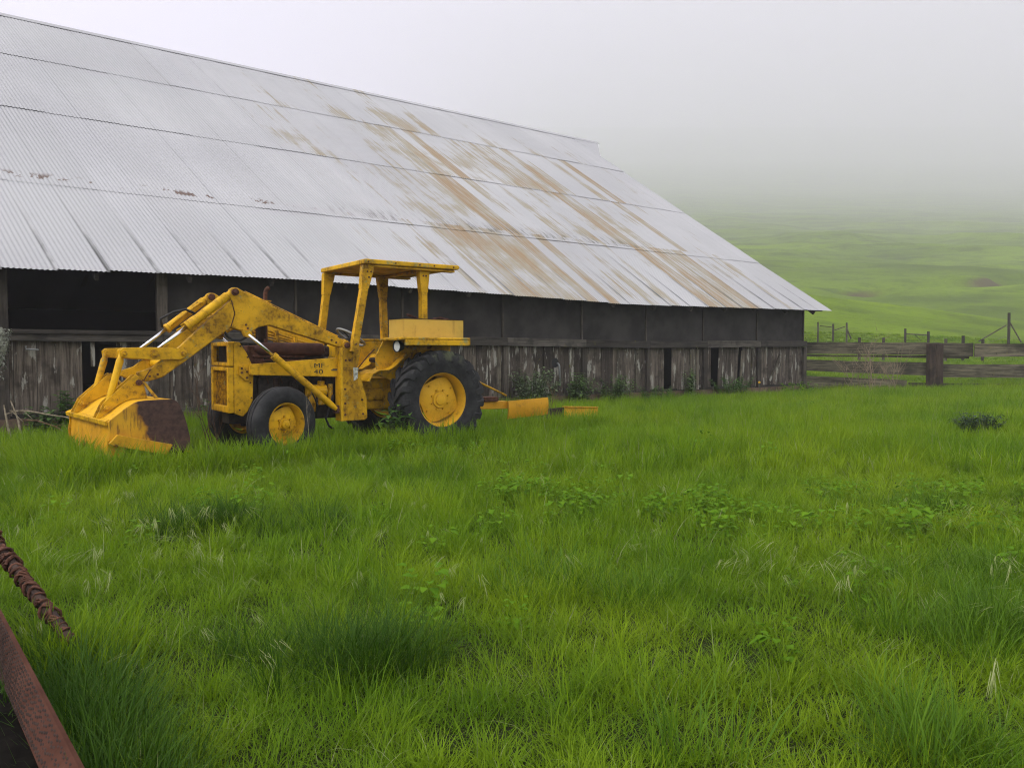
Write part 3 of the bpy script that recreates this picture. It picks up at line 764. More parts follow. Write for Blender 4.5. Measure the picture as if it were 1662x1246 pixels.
P('badge', DECAL, lambda m: (m.box(1.225, 1.325, 0.4702, 0.474, 1.043, 1.053), m.box(1.225, 1.345, 0.4702, 0.474, 1.030, 1.038)), 0)
P('badge_strip', GREYM, lambda m: m.box(1.225, 1.34, 0.4702, 0.4745, 1.0385, 1.0425), 0)

# --- loader towers
tower = [(1.237, 0.40), (1.231, 0.95), (1.228, 1.34), (1.215, 1.385), (1.172, 1.412), (1.13, 1.388), (1.112, 1.333), (1.100, 1.233), (0.985, 0.95), (0.905, 0.70), (0.895, 0.43), (0.93, 0.40)]
for s in (1, -1):
    P('loader_tower', YEL_D, lambda m: m.prism(tower, *sorted((s * 0.475, s * 0.56))), 0.008)
    P('tower_front_plate', YEL, lambda m: m.box(1.225, 1.262, *sorted((s * 0.40, s * 0.575)), 0.40, 1.32), 0.006)
    P('tower_pin', RUST, lambda m: (m.cyl((1.172, s * 0.42, 1.345), (1.172, s * 0.585, 1.345), 0.034, n=16), m.cyl((1.172, s * 0.585, 1.345), (1.172, s * 0.60, 1.345), 0.022, n=8)), 0.003)
P('worn_sticker', WHITE, lambda m: m.prism([(1.088, 1.07), (1.02, 1.065), (1.025, 1.0), (1.03, 0.93), (1.052, 0.915), (1.082, 0.90)], 0.5605, 0.563), 0)
P('tower_gusset', YEL_D, lambda m: m.prism([(1.10, 1.20), (1.03, 1.02), (0.965, 1.30), (1.06, 1.33)], 0.50, 0.535), 0.004)

# --- loader arms
arm = [(2.571, 1.979), (2.54, 2.0), (2.49, 1.994), (2.391, 1.94), (1.246, 1.433), (1.18, 1.412), (1.12, 1.39), (1.10, 1.335), (1.177, 1.285), (1.243, 1.318), (2.137, 1.578), (2.254, 1.55), (2.362, 1.484), (2.453, 1.504), (2.573, 1.541), (3.089, 1.147), (3.311, 0.985), (3.472, 0.94), (3.564, 0.985), (3.555, 1.044), (3.417, 1.089), (3.142, 1.305), (2.568, 1.855), (2.592, 1.91)]
for s in (1, -1):
    y0, y1 = sorted((s * 0.43, s * 0.53))
    P('loader_arm', YEL_D if s > 0 else YEL, lambda m: m.prism(arm, y0, y1), 0.010)
    # flange strips welded along the arm
    P('arm_flange', YEL_D, lambda m: m.tube([(2.40, s * 0.48, 1.955), (1.26, s * 0.48, 1.452)], 0.017, 6), 0)
    P('arm_pin', RUST, lambda m: (m.cyl((2.525, s * 0.40, 1.945), (2.525, s * 0.56, 1.945), 0.040, n=16), m.cyl((2.525, s * 0.56, 1.945), (2.525, s * 0.575, 1.945), 0.024, n=8)), 0.003)
    P('rod_lug', YEL_D, lambda m: m.prism([(2.36, 1.50), (2.47, 1.52), (2.44, 1.44), (2.39, 1.425), (2.35, 1.45)], *sorted((s * 0.532, s * 0.60))), 0.005)
    # tilt cylinder
    a, b = Vector((2.545, s * 0.49, 1.945)), Vector((3.43, s * 0.49, 1.225))
    d = (b - a)
    cyl = P('tilt_cylinder', YEL, lambda m: (m.tube([a + d * 0.0, a + d * 0.06, a + d * 0.061, a + d * 0.53, a + d * 0.531, a + d * 0.565], [0.036, 0.040, 0.050, 0.050, 0.057, 0.057], 18)), 0)
    auto(cyl, 50)
    P('tilt_rod', CHROME, lambda m: m.tube([a + d * 0.56, a + d * 1.0], 0.020, 14), 0, parent=cyl, smooth=True)
    P('cylinder_pipe', YEL_D, lambda m: m.tube([a + d * 0.10 + Vector((0, -s * 0.06, 0.0)), a + d * 0.14 + Vector((0, -s * 0.075, 0.02)), a + d * 0.46 + Vector((0, -s * 0.07, 0.02)), a + d * 0.51 + Vector((0, -s * 0.05, 0.0))], 0.011, 8), 0, parent=cyl, smooth=True)
    # bell-crank lever
    lev = [(3.06, 1.262), (3.075, 1.205), (3.13, 1.178), (3.40, 1.175), (3.67, 1.196), (3.73, 1.215), (3.735, 1.275), (3.70, 1.305), (3.45, 1.312), (3.11, 1.300)]
    for o_ in (0.545, 0.40):
        P('tilt_lever', YEL, lambda m: m.prism(lev, *sorted((s * o_, s * (o_ + 0.035)))), 0.006)
    for px_, r_ in ((3.105, 0.026), (3.40, 0.045), (3.69, 0.030)):
        P('lever_pin', YEL_D, lambda m: (m.cyl((px_, s * 0.39, 1.243), (px_, s * 0.592, 1.243), r_, n=16), m.cyl((px_, s * 0.592, 1.243), (px_, s * 0.605, 1.243), r_ * 0.6, n=8)), 0.003)
    P('link_rod', YEL_D if s < 0 else YEL, lambda m: m.tube([(3.70, s * 0.50, 1.243), (3.715, s * 0.50, 1.19), (3.72, s * 0.50, 1.17), (3.835, s * 0.50, 0.74), (3.85, s * 0.50, 0.66)], [0.03, 0.03, 0.038, 0.034, 0.03], 14), 0, smooth=True)
    # lift cylinder
    a, b = Vector((2.395, s * 0.585, 1.462)), Vector((1.325, s * 0.585, 0.553))
    d = b - a
    lc = P('lift_cylinder', YEL, lambda m: m.tube([a + d * 0.265, a + d * 0.30, a + d * 0.301, a + d * 0.90, a + d * 0.95, a + d * 1.0], [0.046, 0.046, 0.041, 0.041, 0.036, 0.024], 18), 0)
    auto(lc, 50)
    P('lift_rod', CHROME, lambda m: m.tube([a + d * 0.0, a + d * 0.28], 0.019, 14), 0, parent=lc, smooth=True)
    P('lift_pin', RUST, lambda m: (m.cyl((1.315, s * 0.46, 0.548), (1.315, s * 0.62, 0.548), 0.022, n=12), m.box(1.24, 1.33, *sorted((s * 0.50, s * 0.53)), 0.50, 0.60)), 0.003)
# pipes and cross member between the arms
P('cross_tube', YEL, lambda m: m.cyl((3.20, -0.43, 1.13), (3.20, 0.43, 1.13), 0.055, n=18), 0, smooth=False)
P('cross_tube', YEL_D, lambda m: m.cyl((2.30, -0.43, 1.66), (2.30, 0.43, 1.66), 0.05, n=18), 0)
def pipes(m):
    for k, z in enumerate((0.0, -0.045, -0.085, -0.13)):
        m.tube([(2.2, -0.36 + 0.02 * k, 1.64 + z), (1.25, -0.36 + 0.02 * k, 1.36 + z * 0.6)], 0.012, 8)
    for x_ in (1.5, 1.75, 2.0):
        zc_ = 1.36 + (x_ - 1.25) * 0.295
        m.box(x_ - 0.015, x_ + 0.015, -0.40, -0.28, zc_ - 0.15, zc_ + 0.03)
P('hydraulic_pipes', YEL_D, pipes, 0)
P('hydraulic_hose', BLACK, lambda m: m.tube([(2.62, 0.40, 1.52), (2.60, 0.47, 1.44), (2.55, 0.50, 1.40), (2.46, 0.52, 1.40), (2.36, 0.54, 1.46)], 0.014, 8), 0, smooth=True)
P('hydraulic_hose', BLACK, lambda m: m.tube([(3.10, -0.44, 1.56), (3.12, -0.42, 1.66), (2.98, -0.40, 1.74), (2.84, -0.39, 1.78), (2.72, -0.36, 1.72)], 0.016, 8), 0, smooth=True)
P('hydraulic_hose', YEL_D, lambda m: m.tube([(2.9, -0.38, 1.58), (2.78, -0.33, 1.68), (2.66, -0.30, 1.75), (2.55, -0.28, 1.72), (2.42, -0.3, 1.66)], 0.016, 8), 0, smooth=True)
P('hydraulic_hose', YEL_D, lambda m: m.tube([(2.95, -0.36, 1.52), (2.84, -0.25, 1.60), (2.70, -0.2, 1.66), (2.56, -0.18, 1.70), (2.40, -0.2, 1.66)], 0.014, 8), 0, smooth=True)

# --- bucket, hanging in the dumped position
BX, BY = 3.90, 0.85
bk = empty('bucket', (BX, BY, 0), R(5.0), tr)
def B(name, mat, build, bevel=0.006, smooth=False):
    m = MB(); build(m); m.v = [(x - BX, y - BY, z) for x, y, z in m.v]
    return m.build(name, mat, bk, smooth=smooth, bevel=bevel)
curve = [(3.915, 0.552), (3.81, 0.632), (3.711, 0.705), (3.66, 0.735), (3.612, 0.75), (3.536, 0.757), (3.40, 0.760), (3.272, 0.757), (3.235, 0.735), (3.205, 0.69), (3.16, 0.578), (3.13, 0.466), (3.105, 0.33), (3.10, 0.18)]
def offs(pts, d):
    out = []
    for i, p in enumerate(pts):
        a, b = pts[max(0, i - 1)], pts[min(len(pts) - 1, i + 1)]
        tx, tz = b[0] - a[0], b[1] - a[1]; l_ = math.hypot(tx, tz)
        out.append((p[0] - tz / l_ * d, p[1] + tx / l_ * d))
    return out
BYF = -0.90
B('bucket_shell', YEL_C, lambda m: m.prism(curve + offs(curve, 0.014)[::-1], BYF, 0.862), 0.003)
B('bucket_lip', YEL, lambda m: m.prism([(3.93, 0.560), (3.885, 0.580), (3.878, 0.545), (3.905, 0.515), (3.922, 0.515)], BYF, 0.855), 0.004)
endp = [(3.905, 0.556)] + [(x, z + 0.002) for x, z in curve[1:12]] + [(3.102, 0.33), (3.11, 0.20), (3.353, 0.215), (3.82, 0.39), (3.905, 0.36), (3.896, 0.458)]
B('end_plate', BUCK, lambda m: m.prism(endp, 0.8625, 0.882), 0.003)
B('end_plate', YEL_D, lambda m: m.prism(endp, BYF + 0.02, BYF + 0.045), 0.004)
B('front_panel', ORA, lambda m: m.prism([(3.875, 0.53), (3.86, 0.53), (3.885, 0.08), (3.90, 0.08)], BYF + 0.05, 0.835), 0.004)
B('jaw_plate', ORA, lambda m: m.prism([(3.895, 0.45), (3.912, 0.365), (3.905, 0.14), (3.80, 0.12), (3.735, 0.275), (3.82, 0.395)], 0.838, 0.862), 0.004)
B('jaw_plate', ORA, lambda m: m.prism([(3.895, 0.45), (3.912, 0.365), (3.905, 0.14), (3.80, 0.12), (3.735, 0.275), (3.82, 0.395)], BYF + .02, BYF + 0.04), 0.004)
B('wear_bar', YEL_R, lambda m: m.prism([(3.912, 0.340), (3.832, 0.425), (3.30, 0.285), (3.36, 0.180), (3.88, 0.318)], 0.8825, 0.935), 0.005)
B('cutting_edge', RUST_D, lambda m: m.box(3.07, 3.11, BYF, 0.87, 0.0, 0.19), 0.004)
for s in (1, -1):
    yc = 0.50 * s
    ear = [(3.543, 1.021), (3.49, 0.96), (3.47, 0.90), (3.44, 0.765), (3.60, 0.765), (3.72, 0.71), (3.82, 0.635), (3.90, 0.575), (3.945, 0.575), (3.868, 0.735), (3.575, 1.005)]
    for o_ in (-0.075, 0.055):
        B('bucket_ear', YEL, lambda m: m.prism(ear, yc + o_, yc + o_ + 0.02), 0.004)
    B('ear_brace', YEL_D, lambda m: m.add([(3.50, yc + 0.075, 0.95), (3.46, yc + 0.075, 0.94), (3.36, yc + 0.18, 0.77), (3.40, yc + 0.18, 0.77), (3.50, yc + 0.06, 0.95), (3.46, yc + 0.06, 0.94), (3.36, yc + 0.165, 0.77), (3.40, yc + 0.165, 0.77)], [(0, 1, 2, 3), (7, 6, 5, 4), (0, 4, 5, 1), (1, 5, 6, 2), (2, 6, 7, 3), (3, 7, 4, 0)]), 0)
    for px_, pz_, r_, mt in ((3.525, 0.935, 0.032, RUST), (3.845, 0.675, 0.027, YEL_C)):
        B('ear_pin', mt, lambda m: (m.cyl((px_, yc - 0.1, pz_), (px_, yc + 0.1, pz_), r_, n=14), m.cyl((px_, yc + 0.1, pz_), (px_, yc + 0.112, pz_), r_ * 0.6, n=6)), 0.003)

# --- small fittings
def rivets(name, pts, axis, r_, mat):
    me_ = None
    for p in pts:
        if me_ is None:
            a = Vector(axis); o = MB().cyl(-a * 0.004, a * 0.010, r_, n=6).build(name, mat, tr); me_ = o.data
        else:
            o = bpy.data.objects.new(name, me_); col.objects.link(o); o.parent = tr
        o.location = p
rivets('arm_bolt', [(2.405, 0.532, 1.575), (2.385, 0.532, 1.535), (1.30, 0.532, 1.38), (1.36, 0.532, 1.41), (3.36, 0.532, 1.02), (3.44, 0.532, 1.00)], (0, 1, 0), 0.013, RUST)
rivets('tower_bolt', [(1.20, 0.562, 0.48), (1.20, 0.562, 0.62), (1.20, 0.562, 0.80), (0.96, 0.562, 0.48), (0.97, 0.562, 0.66), (1.19, 0.562, 1.16), (1.13, 0.562, 1.16)], (0, 1, 0), 0.014, RUST)
rivets('canopy_bolt', [(0.93, 0.692, 2.392), (0.55, 0.692, 2.395), (0.20, 0.692, 2.397), (-0.02, 0.692, 2.398), (-0.32, 0.692, 2.40)], (0, 1, 0), 0.010, RUST)
rivets('post_bolt', [(0.88, 0.658, 2.27), (0.93, 0.658, 2.27), (0.91, 0.658, 2.20), (1.09, 0.656, 1.36), (0.05, 0.592, 2.27), (0.09, 0.592, 2.27)], (0, 1, 0), 0.011, RUST)
rivets('panel_bolt', [(2.30, 0.362, 0.72), (2.31, 0.362, 0.90), (2.44, 0.362, 0.58), (2.42, 0.362, 1.33), (2.34, 0.362, 1.20)], (0, 1, 0), 0.010, RUST)
P('arm_hose', BLACK, lambda m: m.tube([(1.26, 0.415, 1.36), (1.6, 0.412, 1.52), (2.1, 0.412, 1.72), (2.4, 0.41, 1.84), (2.62, 0.41, 1.76), (2.9, 0.41, 1.52)], 0.012, 8), 0, smooth=True)
P('arm_weld', RUST, lambda m: (m.tube([(2.575, 0.532, 1.55), (2.53, 0.532, 1.70), (2.565, 0.532, 1.85)], 0.006, 6), m.tube([(3.50, 0.532, 0.955), (3.43, 0.532, 1.075)], 0.006, 6)), 0)
P('fender_lamp_wire', BLACK, lambda m: m.tube([(0.50, 0.80, 1.34), (0.40, 0.72, 1.33), (0.30, 0.60, 1.38), (0.25, 0.50, 1.40)], 0.005, 6), 0, smooth=True)

# --- canopy
P('canopy_roof', YEL_L, lambda m: m.prism([(0.975, 2.425), (0.985, 2.41), (0.985, 2.362), (-0.40, 2.372), (-0.42, 2.395), (-0.41, 2.43)], -0.69, 0.69), 0.012)
P('canopy_beam', YEL_D, lambda m: (m.box(-0.36, 0.94, 0.56, 0.66, 2.335, 2.362), m.box(-0.36, 0.94, -0.66, -0.56, 2.335, 2.362), m.box(0.0, 0.08, -0.56, 0.56, 2.33, 2.3625)), 0.005)
def post(top, bot, w=0.088, gus=0.155, gl=0.30, mat=YEL_D):
    a, b = Vector(top), Vector(bot); d = b - a; f = gl / d.length
    def ring(p, wx, wy): return [(p.x - wx / 2, p.y - wy / 2, p.z), (p.x + wx / 2, p.y - wy / 2, p.z), (p.x + wx / 2, p.y + wy / 2, p.z), (p.x - wx / 2, p.y + wy / 2, p.z)]
    vs_ = ring(a, gus, w * 1.05) + ring(a + d * (f * 0.15), gus, w * 1.05) + ring(a + d * f, w * 1.12, w * 1.05) + ring(a + d * (f + 0.002), w, w) + ring(b, w, w)
    fs_ = [(0, 1, 2, 3), (19, 18, 17, 16)]
    for i in range(4):
        for k in range(4): fs_.append((i * 4 + k, i * 4 + 4 + k, i * 4 + 4 + (k + 1) % 4, i * 4 + (k + 1) % 4))
    MB().add(vs_, fs_).build('canopy_post', mat, tr, bevel=0.008)
post((0.905, 0.61, 2.352), (1.105, 0.61, 1.27))
post((0.905, -0.61, 2.352), (1.06, -0.61, 1.20), mat=YEL)
post((0.07, 0.545, 2.352), (0.07, 0.545, 1.472), mat=YEL)
post((0.09, -0.60, 2.352), (0.05, -0.60, 1.20))

# --- fenders, platform, controls
for s in (1, -1):
    fo = P('fender', YEL_L if s < 0 else YEL_L, lambda m: (m.box(-0.40, 0.60, *sorted((s * 0.46, s * 0.95)), 1.42, 1.45), m.box(-0.40, 0.56, *sorted((s * 0.92, s * 0.952)), 1.345, 1.4195), m.prism([(0.60, 1.449), (0.68, 1.435), (0.67, 1.405), (0.60, 1.4195)], *sorted((s * 0.50, s * 0.951))), m.box(-0.42, -0.4005, *sorted((s * 0.46, s * 0.95)), 1.35, 1.449)), 0.01)
    P('fender_side', YEL_D if s > 0 else YEL_L, lambda m: m.prism([(-0.40, 1.418), (0.62, 1.418), (0.74, 1.20), (0.72, 0.98), (0.45, 0.86), (-0.1, 0.80), (-0.40, 0.95)], *sorted((s * 0.46, s * 0.48))), 0.004)
P('headlight', BLACK, lambda m: m.lathe([(0.0, -0.05), (0.05, -0.04), (0.074, 0.02), (0.078, 0.05), (0.070, 0.052), (0.066, 0.04)], 24), 0).location = (0, 0, 0)
hl = bpy.data.objects['headlight']; auto(hl, 50); hl.location = (0.56, 0.80, 1.335); hl.rotation_euler = (0, 0, R(-80))
m = MB(); m.lathe([(0.0, 0.052), (0.04, 0.048), (0.068, 0.038)], 24); o = m.build('lens', LENS, hl, smooth=True)
tb = P('tool_box', YEL_B, lambda m: (m.box(-0.52, 0.40, 0.595, 0.62, 1.452, 1.695), m.box(-0.52, 0.40, 0.20, 0.225, 1.452, 1.695), m.box(0.375, 0.3995, 0.2255, 0.5945, 1.452, 1.694), m.box(-0.5195, -0.495, 0.2255, 0.5945, 1.452, 1.694), m.box(-0.494, 0.374, 0.226, 0.594, 1.453, 1.47)), 0.003)
P('box_clutter', RUST, lambda m: (m.box(-0.35, 0.30, 0.30, 0.56, 1.60, 1.685), m.tube([(0.26, 0.45, 1.76), (0.0, 0.4, 1.69), (-0.2, 0.42, 1.70)], 0.018, 6), m.tube([(-0.05, 0.5, 1.69), (-0.2, 0.52, 1.725), (-0.38, 0.5, 1.69)], 0.02, 6)), 0, parent=tb)
P('box_rim', RUST_D, lambda m: (m.box(-0.525, 0.405, 0.592, 0.624, 1.695, 1.703), m.box(-0.525, 0.405, 0.196, 0.228, 1.695, 1.703), m.box(0.372, 0.405, 0.229, 0.591, 1.695, 1.702)), 0, parent=tb)
foot = [(0.905, 0.89), (0.84, 0.99), (0.74, 1.035), (0.62, 1.035), (0.52, 1.09), (0.42, 1.18), (0.36, 1.24)]
P('foot_plate', YEL_D, lambda m: m.prism(foot + offs(foot, 0.014)[::-1], 0.16, 0.62), 0.003)
P('foot_plate', YEL_D, lambda m: m.prism(foot + offs(foot, 0.014)[::-1], -0.62, -0.16), 0.003)
P('dash_panel', YEL_L, lambda m: m.prism([(1.05, 0.92), (1.12, 1.36), (1.02, 1.42), (0.95, 1.36), (0.92, 0.95)], -0.22, 0.22), 0.02)
P('seat', RUST_D, lambda m: (m.box(0.12, 0.50, -0.23, 0.23, 1.12, 1.19), m.box(0.06, 0.13, -0.23, 0.23, 1.15, 1.40), m.box(0.2, 0.4, -0.1, 0.1, 0.92, 1.12)), 0.03)
st = empty('steering_wheel', (0.86, 0, 1.46), 0, tr); st.rotation_euler = (0, R(-32), 0)
m = MB(); n = 28
for k in range(n):
    pass
ring = [(0.205 * math.cos(2 * math.pi * k / 28), 0.205 * math.sin(2 * math.pi * k / 28), 0) for k in range(29)]
m.tube(ring, 0.016, 8, cap=False); m.build('wheel_ring', GREYM, st, smooth=True)
m = MB()
for k in range(3):
    a = 2 * math.pi * k / 3 + 0.4; m.tube([(0, 0, -0.02), (0.2 * math.cos(a), 0.2 * math.sin(a), 0)], 0.010, 6)
m.cyl((0, 0, -0.04), (0, 0, 0.015), 0.035, n=12); m.cyl((0, 0, -0.32), (0, 0, -0.04), 0.02, n=10)
m.build('spokes', BLACK, st)
P('control_lever', RUST, lambda m: m.tube([(0.95, 0.30, 1.0), (0.78, 0.36, 1.22), (0.70, 0.38, 1.30)], 0.009, 6), 0)
P('control_lever', BLACK, lambda m: m.tube([(0.95, -0.28, 1.3), (0.72, -0.30, 1.42), (0.66, -0.30, 1.40), (0.64, -0.30, 1.34)], 0.012, 6), 0)
P('lower_link', RUST, lambda m: (m.box(-0.95, -0.1, 0.30, 0.34, 0.42, 0.50), m.box(-0.95, -0.1, -0.34, -0.30, 0.42, 0.50)), 0.005)

# ================================================================== implements behind the tractor
def local_pt(x, y): 
    a = R(216.5); return (-1.4546 + x * math.cos(a) - y * math.sin(a), 10.7137 + x * math.sin(a) + y * math.cos(a))
px_, py_ = local_pt(-1.2, 0.1)
rb = empty('grader_blade', (px_, py_, 0), R(216.5))
tag(rb, 'yellow rear grader blade on a draw beam behind the tractor wheel', 'blade')
MB().prism([(0.16, 0.53), (-0.40, 0.525), (-0.40, 0.41), (0.16, 0.425)], -0.08, 0.08).build('draw_beam', ORA, rb, bevel=0.008)
m = MB()
prof_ = [(0.0, 0.53), (0.012, 0.47), (0.016, 0.41), (0.012, 0.35), (0.0, 0.29), (-0.012, 0.26)]
p2 = prof_ + [(y - 0.02, z) for y, z in prof_[::-1]]
n = len(p2)
for xx, dz in ((-0.36, 0.0), (-1.13, 0.03)):
    for y, z in p2: m.v.append((xx, y + 0.14, z + dz))
m.f += [tuple(range(n)), tuple(range(2 * n - 1, n - 1, -1))] + [(i, (i + 1) % n, (i + 1) % n + n, i + n) for i in range(n)]
auto(m.build('moldboard', ORA, rb), 40)
MB().tube([(-0.9, 0.10, 0.50), (-1.12, 0.12, 0.30)], 0.012, 6).build('crack_strap', RUST, rb)
MB().tube([(0.35, 0.32, 0.86), (-0.28, 0.20, 0.62)], 0.016, 8).build('stay_rod', YEL_D, rb)
MB().box(-0.2, 0.05, -0.12, 0.12, 0.532, 0.60).build('pivot_block', RUST, rb, bevel=0.01)

sb = empty('scraper_box', (0.62, 13.05, 0), R(28))
tag(sb, 'low brown and yellow steel scraper half sunk in the grass', 'scraper')
MB().prism([(-0.06, 0.0), (0.0, 0.29), (0.06, 0.30), (0.10, 0.0)], -0.02, 0.0).build('side_cheek', RUST_D, sb)
m = MB(); m.add([(-0.24, 0.24, 0.0), (-0.20, 0.22, 0.27), (0.30, -0.02, 0.315), (0.30, -0.02, 0.0), (-0.22, 0.26, 0.0), (-0.18, 0.24, 0.27), (0.32, 0.0, 0.315), (0.32, 0.0, 0.0)], [(0, 3, 2, 1), (4, 5, 6, 7), (1, 2, 6, 5), (0, 1, 5, 4), (2, 3, 7, 6)])
m.build('end_cheek', RUST_D, sb)
m = MB().prism([(0.31, 0.0), (0.31, 0.315), (1.0, 0.285), (1.05, 0.0)], -0.03, -0.005).build('blade_plate', YEL_C, sb, bevel=0.004)
MB().prism([(0.31, 0.318), (0.31, 0.33), (1.0, 0.30), (1.0, 0.288)], -0.06, 0.05).build('top_flange', ORA, sb)

# ================================================================== board fence at the barn corner
bf = empty('board_fence', (9.33, 24.22, 0), R(0.6))
tag(bf, 'mossy grey plank fence running right from the barn corner', 'fence')
def plank(x0, x1, zl0, zl1, zr0, zr1, y, mat=FENCEW, name='fence_board'):
    n = 6; vs_, fs_ = [], []
    cx, cz = (x0 + x1) / 2, (zl0 + zr1) / 2
    for k in range(n + 1):
        f_ = k / n; x = x0 + (x1 - x0) * f_
        jt, jb = rng.uniform(-0.012, 0.012), rng.uniform(-0.012, 0.012)
        for yy, zz in ((-0.022, zl0 + (zr0 - zl0) * f_ + jb), (-0.022, zl1 + (zr1 - zl1) * f_ + jt), (0.022, zl1 + (zr1 - zl1) * f_ + jt), (0.022, zl0 + (zr0 - zl0) * f_ + jb)):
            vs_.append((x - cx, yy, zz - cz))
    for k in range(n):
        for j in range(4):
            q = k * 4; fs_.append((q + j, q + 4 + j, q + 4 + (j + 1) % 4, q + (j + 1) % 4))
    fs_ += [(0, 1, 2, 3), (n * 4 + 3, n * 4 + 2, n * 4 + 1, n * 4)]
    o = MB().add(vs_, fs_).build(name, mat, bf); o.location = (cx, y, cz); return o
plank(-0.02, 3.9, 1.215, 1.595, 1.20, 1.575, 0.03)
plank(3.92, 5.30, 1.16, 1.57, 1.13, 1.56, 0.035)
plank(5.32, 10.5, 1.13, 1.545, 1.15, 1.56, -0.02)
plank(0.0, 5.2, 1.14, 1.20, 1.08, 1.17, 0.085)
plank(-0.02, 4.0, 0.685, 1.04, 0.53, 0.94, 0.035)
plank(4.3, 10.5, 0.475, 0.90, 0.46, 0.87, 0.035)
plank(-0.02, 3.2, 0.14, 0.53, 0.02, 0.40, 0.035)
plank(3.3, 10.5, 0.0, 0.30, -0.02, 0.24, 0.09)
for x_, w_, h_ in ((3.90, 0.20, 1.56), (4.12, 0.24, 1.545), (8.2, 0.24, 1.5)):
    o = MB().box(-w_ / 2, w_ / 2, -0.21, 0.008, -0.3, h_).build('fence_post', FPOST, bf, bevel=0.02); o.location = (x_, 0.0, 0); o.rotation_euler = (0, rng.uniform(-0.01, 0.01), 0)
for x_, h_ in ((9.6, 1.40),):
    o = MB().box(-0.08, 0.08, 0.11, 0.26, -0.3, h_).build('fence_post', FPOST, bf, bevel=0.015); o.location = (x_, 0, 0)

# ================================================================== wire-fence posts in the paddock beyond
def at_D(u, D): return (u - 831) / 1242 * D
GREYW = m_wood('grey_field_post', (0.045, 0.038, 0.030), (0.12, 0.105, 0.085), lichen=0.1)
WIRE = m_plain('old_fence_wire', (0.16, 0.15, 0.14), 0.6, 0.3, 0.2, bump=0)
def braced(name, label, D, posts, braces, wires=()):
    x0 = at_D(posts[0][0], D); z0 = float(gz(x0, D))
    r = empty(name, (x0, D, z0)); tag(r, label, 'fence')
    def pt(u, v): return (at_D(u, D) - x0, 0, CZ + (573 - v) * D / 1242 - z0)
    for u, v, w_ in posts:
        p = pt(u, v); m = MB(); m.tube([(p[0], 0, float(gz(at_D(u, D), D)) - z0 - 0.3), (p[0] + 0.01, 0, p[2] * 0.5), (p[0], 0, p[2])], w_ / 2, 8); m.build('post', GREYW, r)
    for (u0, v0, u1, v1, w_) in braces:
        a, b = pt(u0, v0), pt(u1, v1); MB().tube([(a[0], 0.03, a[2]), (b[0], 0.03, b[2])], w_ / 2, 7).build('brace', GREYW, r)
    for (u0, v0, u1, v1) in wires:
        a, b = pt(u0, v0), pt(u1, v1); MB().tube([a, ((a[0] + b[0]) / 2, 0, (a[2] + b[2]) / 2 - 0.06), b], 0.006, 5).build('wire', WIRE, r)
    return r
braced('wire_fence_corner', 'three thin grey posts with rails nearest the barn eave in the green field', 44, [(1326.5, 523, 0.10), (1351, 526, 0.12), (1373, 524, 0.11)], [(1330, 529, 1349, 531, 0.05), (1354, 536, 1371, 530, 0.05), (1374, 535, 1381, 550, 0.09)])
braced('wire_fence_brace', 'two posts joined by a rail, middle of the field beyond the planks', 44, [(1468, 533.5, 0.13), (1505.5, 538, 0.15)], [(1470, 542, 1505, 544, 0.07), (1484, 543, 1494, 553, 0.03)])
braced('wire_fence_strainer', 'tall weathered post with two slanting struts at far right of the field', 40, [(1635.5, 508, 0.14)], [(1632, 528, 1588, 554, 0.07), (1638, 524, 1657, 556, 0.07)], [(1632, 545, 1600, 556), (1640, 545, 1662, 556)])
lab = {1394: 'short post stump behind the plank fence with a slanting stick', 1433: 'low grey post top left of the railed pair of posts', 1534: 'low grey post top right of the railed pair of posts', 1562: 'small post top above the joint in the plank fence', 1594: 'squat post top at the foot of the slanting strut'}
for u, v in ((1394, 548), (1433, 548), (1534, 550), (1562, 545), (1594, 551)):
    D = 36; x_ = at_D(u, D); z_ = float(gz(x_, D)); h_ = CZ + (573 - v) * D / 1242 - z_
    o = MB().tube([(0, 0, -0.3), (0.01, 0, h_ * 0.6), (0, 0, h_)], 0.07, 8).build('field_post', GREYW); o.location = (x_, D, z_)
    tag(o, lab[u], 'post', 'low post tops behind the plank fence')

# ================================================================== plants
def m_leaf(name, c0, c1, trans=0.35, patch=None, rough=0.6, spec=0.15):
    t = NT(name, rough, spec)
    at = t.n('ShaderNodeAttribute', attribute_name='rnd'); oi = t.n('ShaderNodeObjectInfo')
    f = t.math('ADD', t.math('MULTIPLY', at.outputs['Fac'], 0.7), t.math('MULTIPLY', oi.outputs['Random'], 0.3))
    c = t.mix(f, c0, c1)
    if patch:
        gp = t.n('ShaderNodeNewGeometry').outputs['Position']; n1 = t.noise(gp, 0.42, 3, 0.55); n2 = t.noise(gp, 1.6, 3, 0.6)
        k = t.math('ADD', t.math('MULTIPLY', n1, 0.65), t.math('MULTIPLY', n2, 0.35))
        c = t.mix(t.ramp(k, 0.40, 0.62, 0, 0.85), c, t.mix(f, *patch))
    t.base(c)
    tr_ = t.n('ShaderNodeBsdfTranslucent'); t.put(tr_.inputs['Color'], c)
    mx = t.n('ShaderNodeMixShader'); mx.inputs[0].default_value = trans
    t.l(t.b.outputs[0], mx.inputs[1]); t.l(tr_.outputs[0], mx.inputs[2]); t.l(mx.outputs[0], t.out.inputs['Surface'])
    return t.m
GRASS = m_leaf('meadow_grass', (0.065, 0.155, 0.004), (0.205, 0.340, 0.009), 0.45, patch=((0.140, 0.240, 0.005), (0.300, 0.410, 0.011)))
GRASS_D = m_leaf('hollow_shade_grass', (0.022, 0.068, 0.004), (0.070, 0.145, 0.008), 0.30)  # dark green stands in for shade in the grass hollows
GRASS_M = m_leaf('deep_green_grass', (0.055, 0.130, 0.007), (0.120, 0.225, 0.011), 0.35)
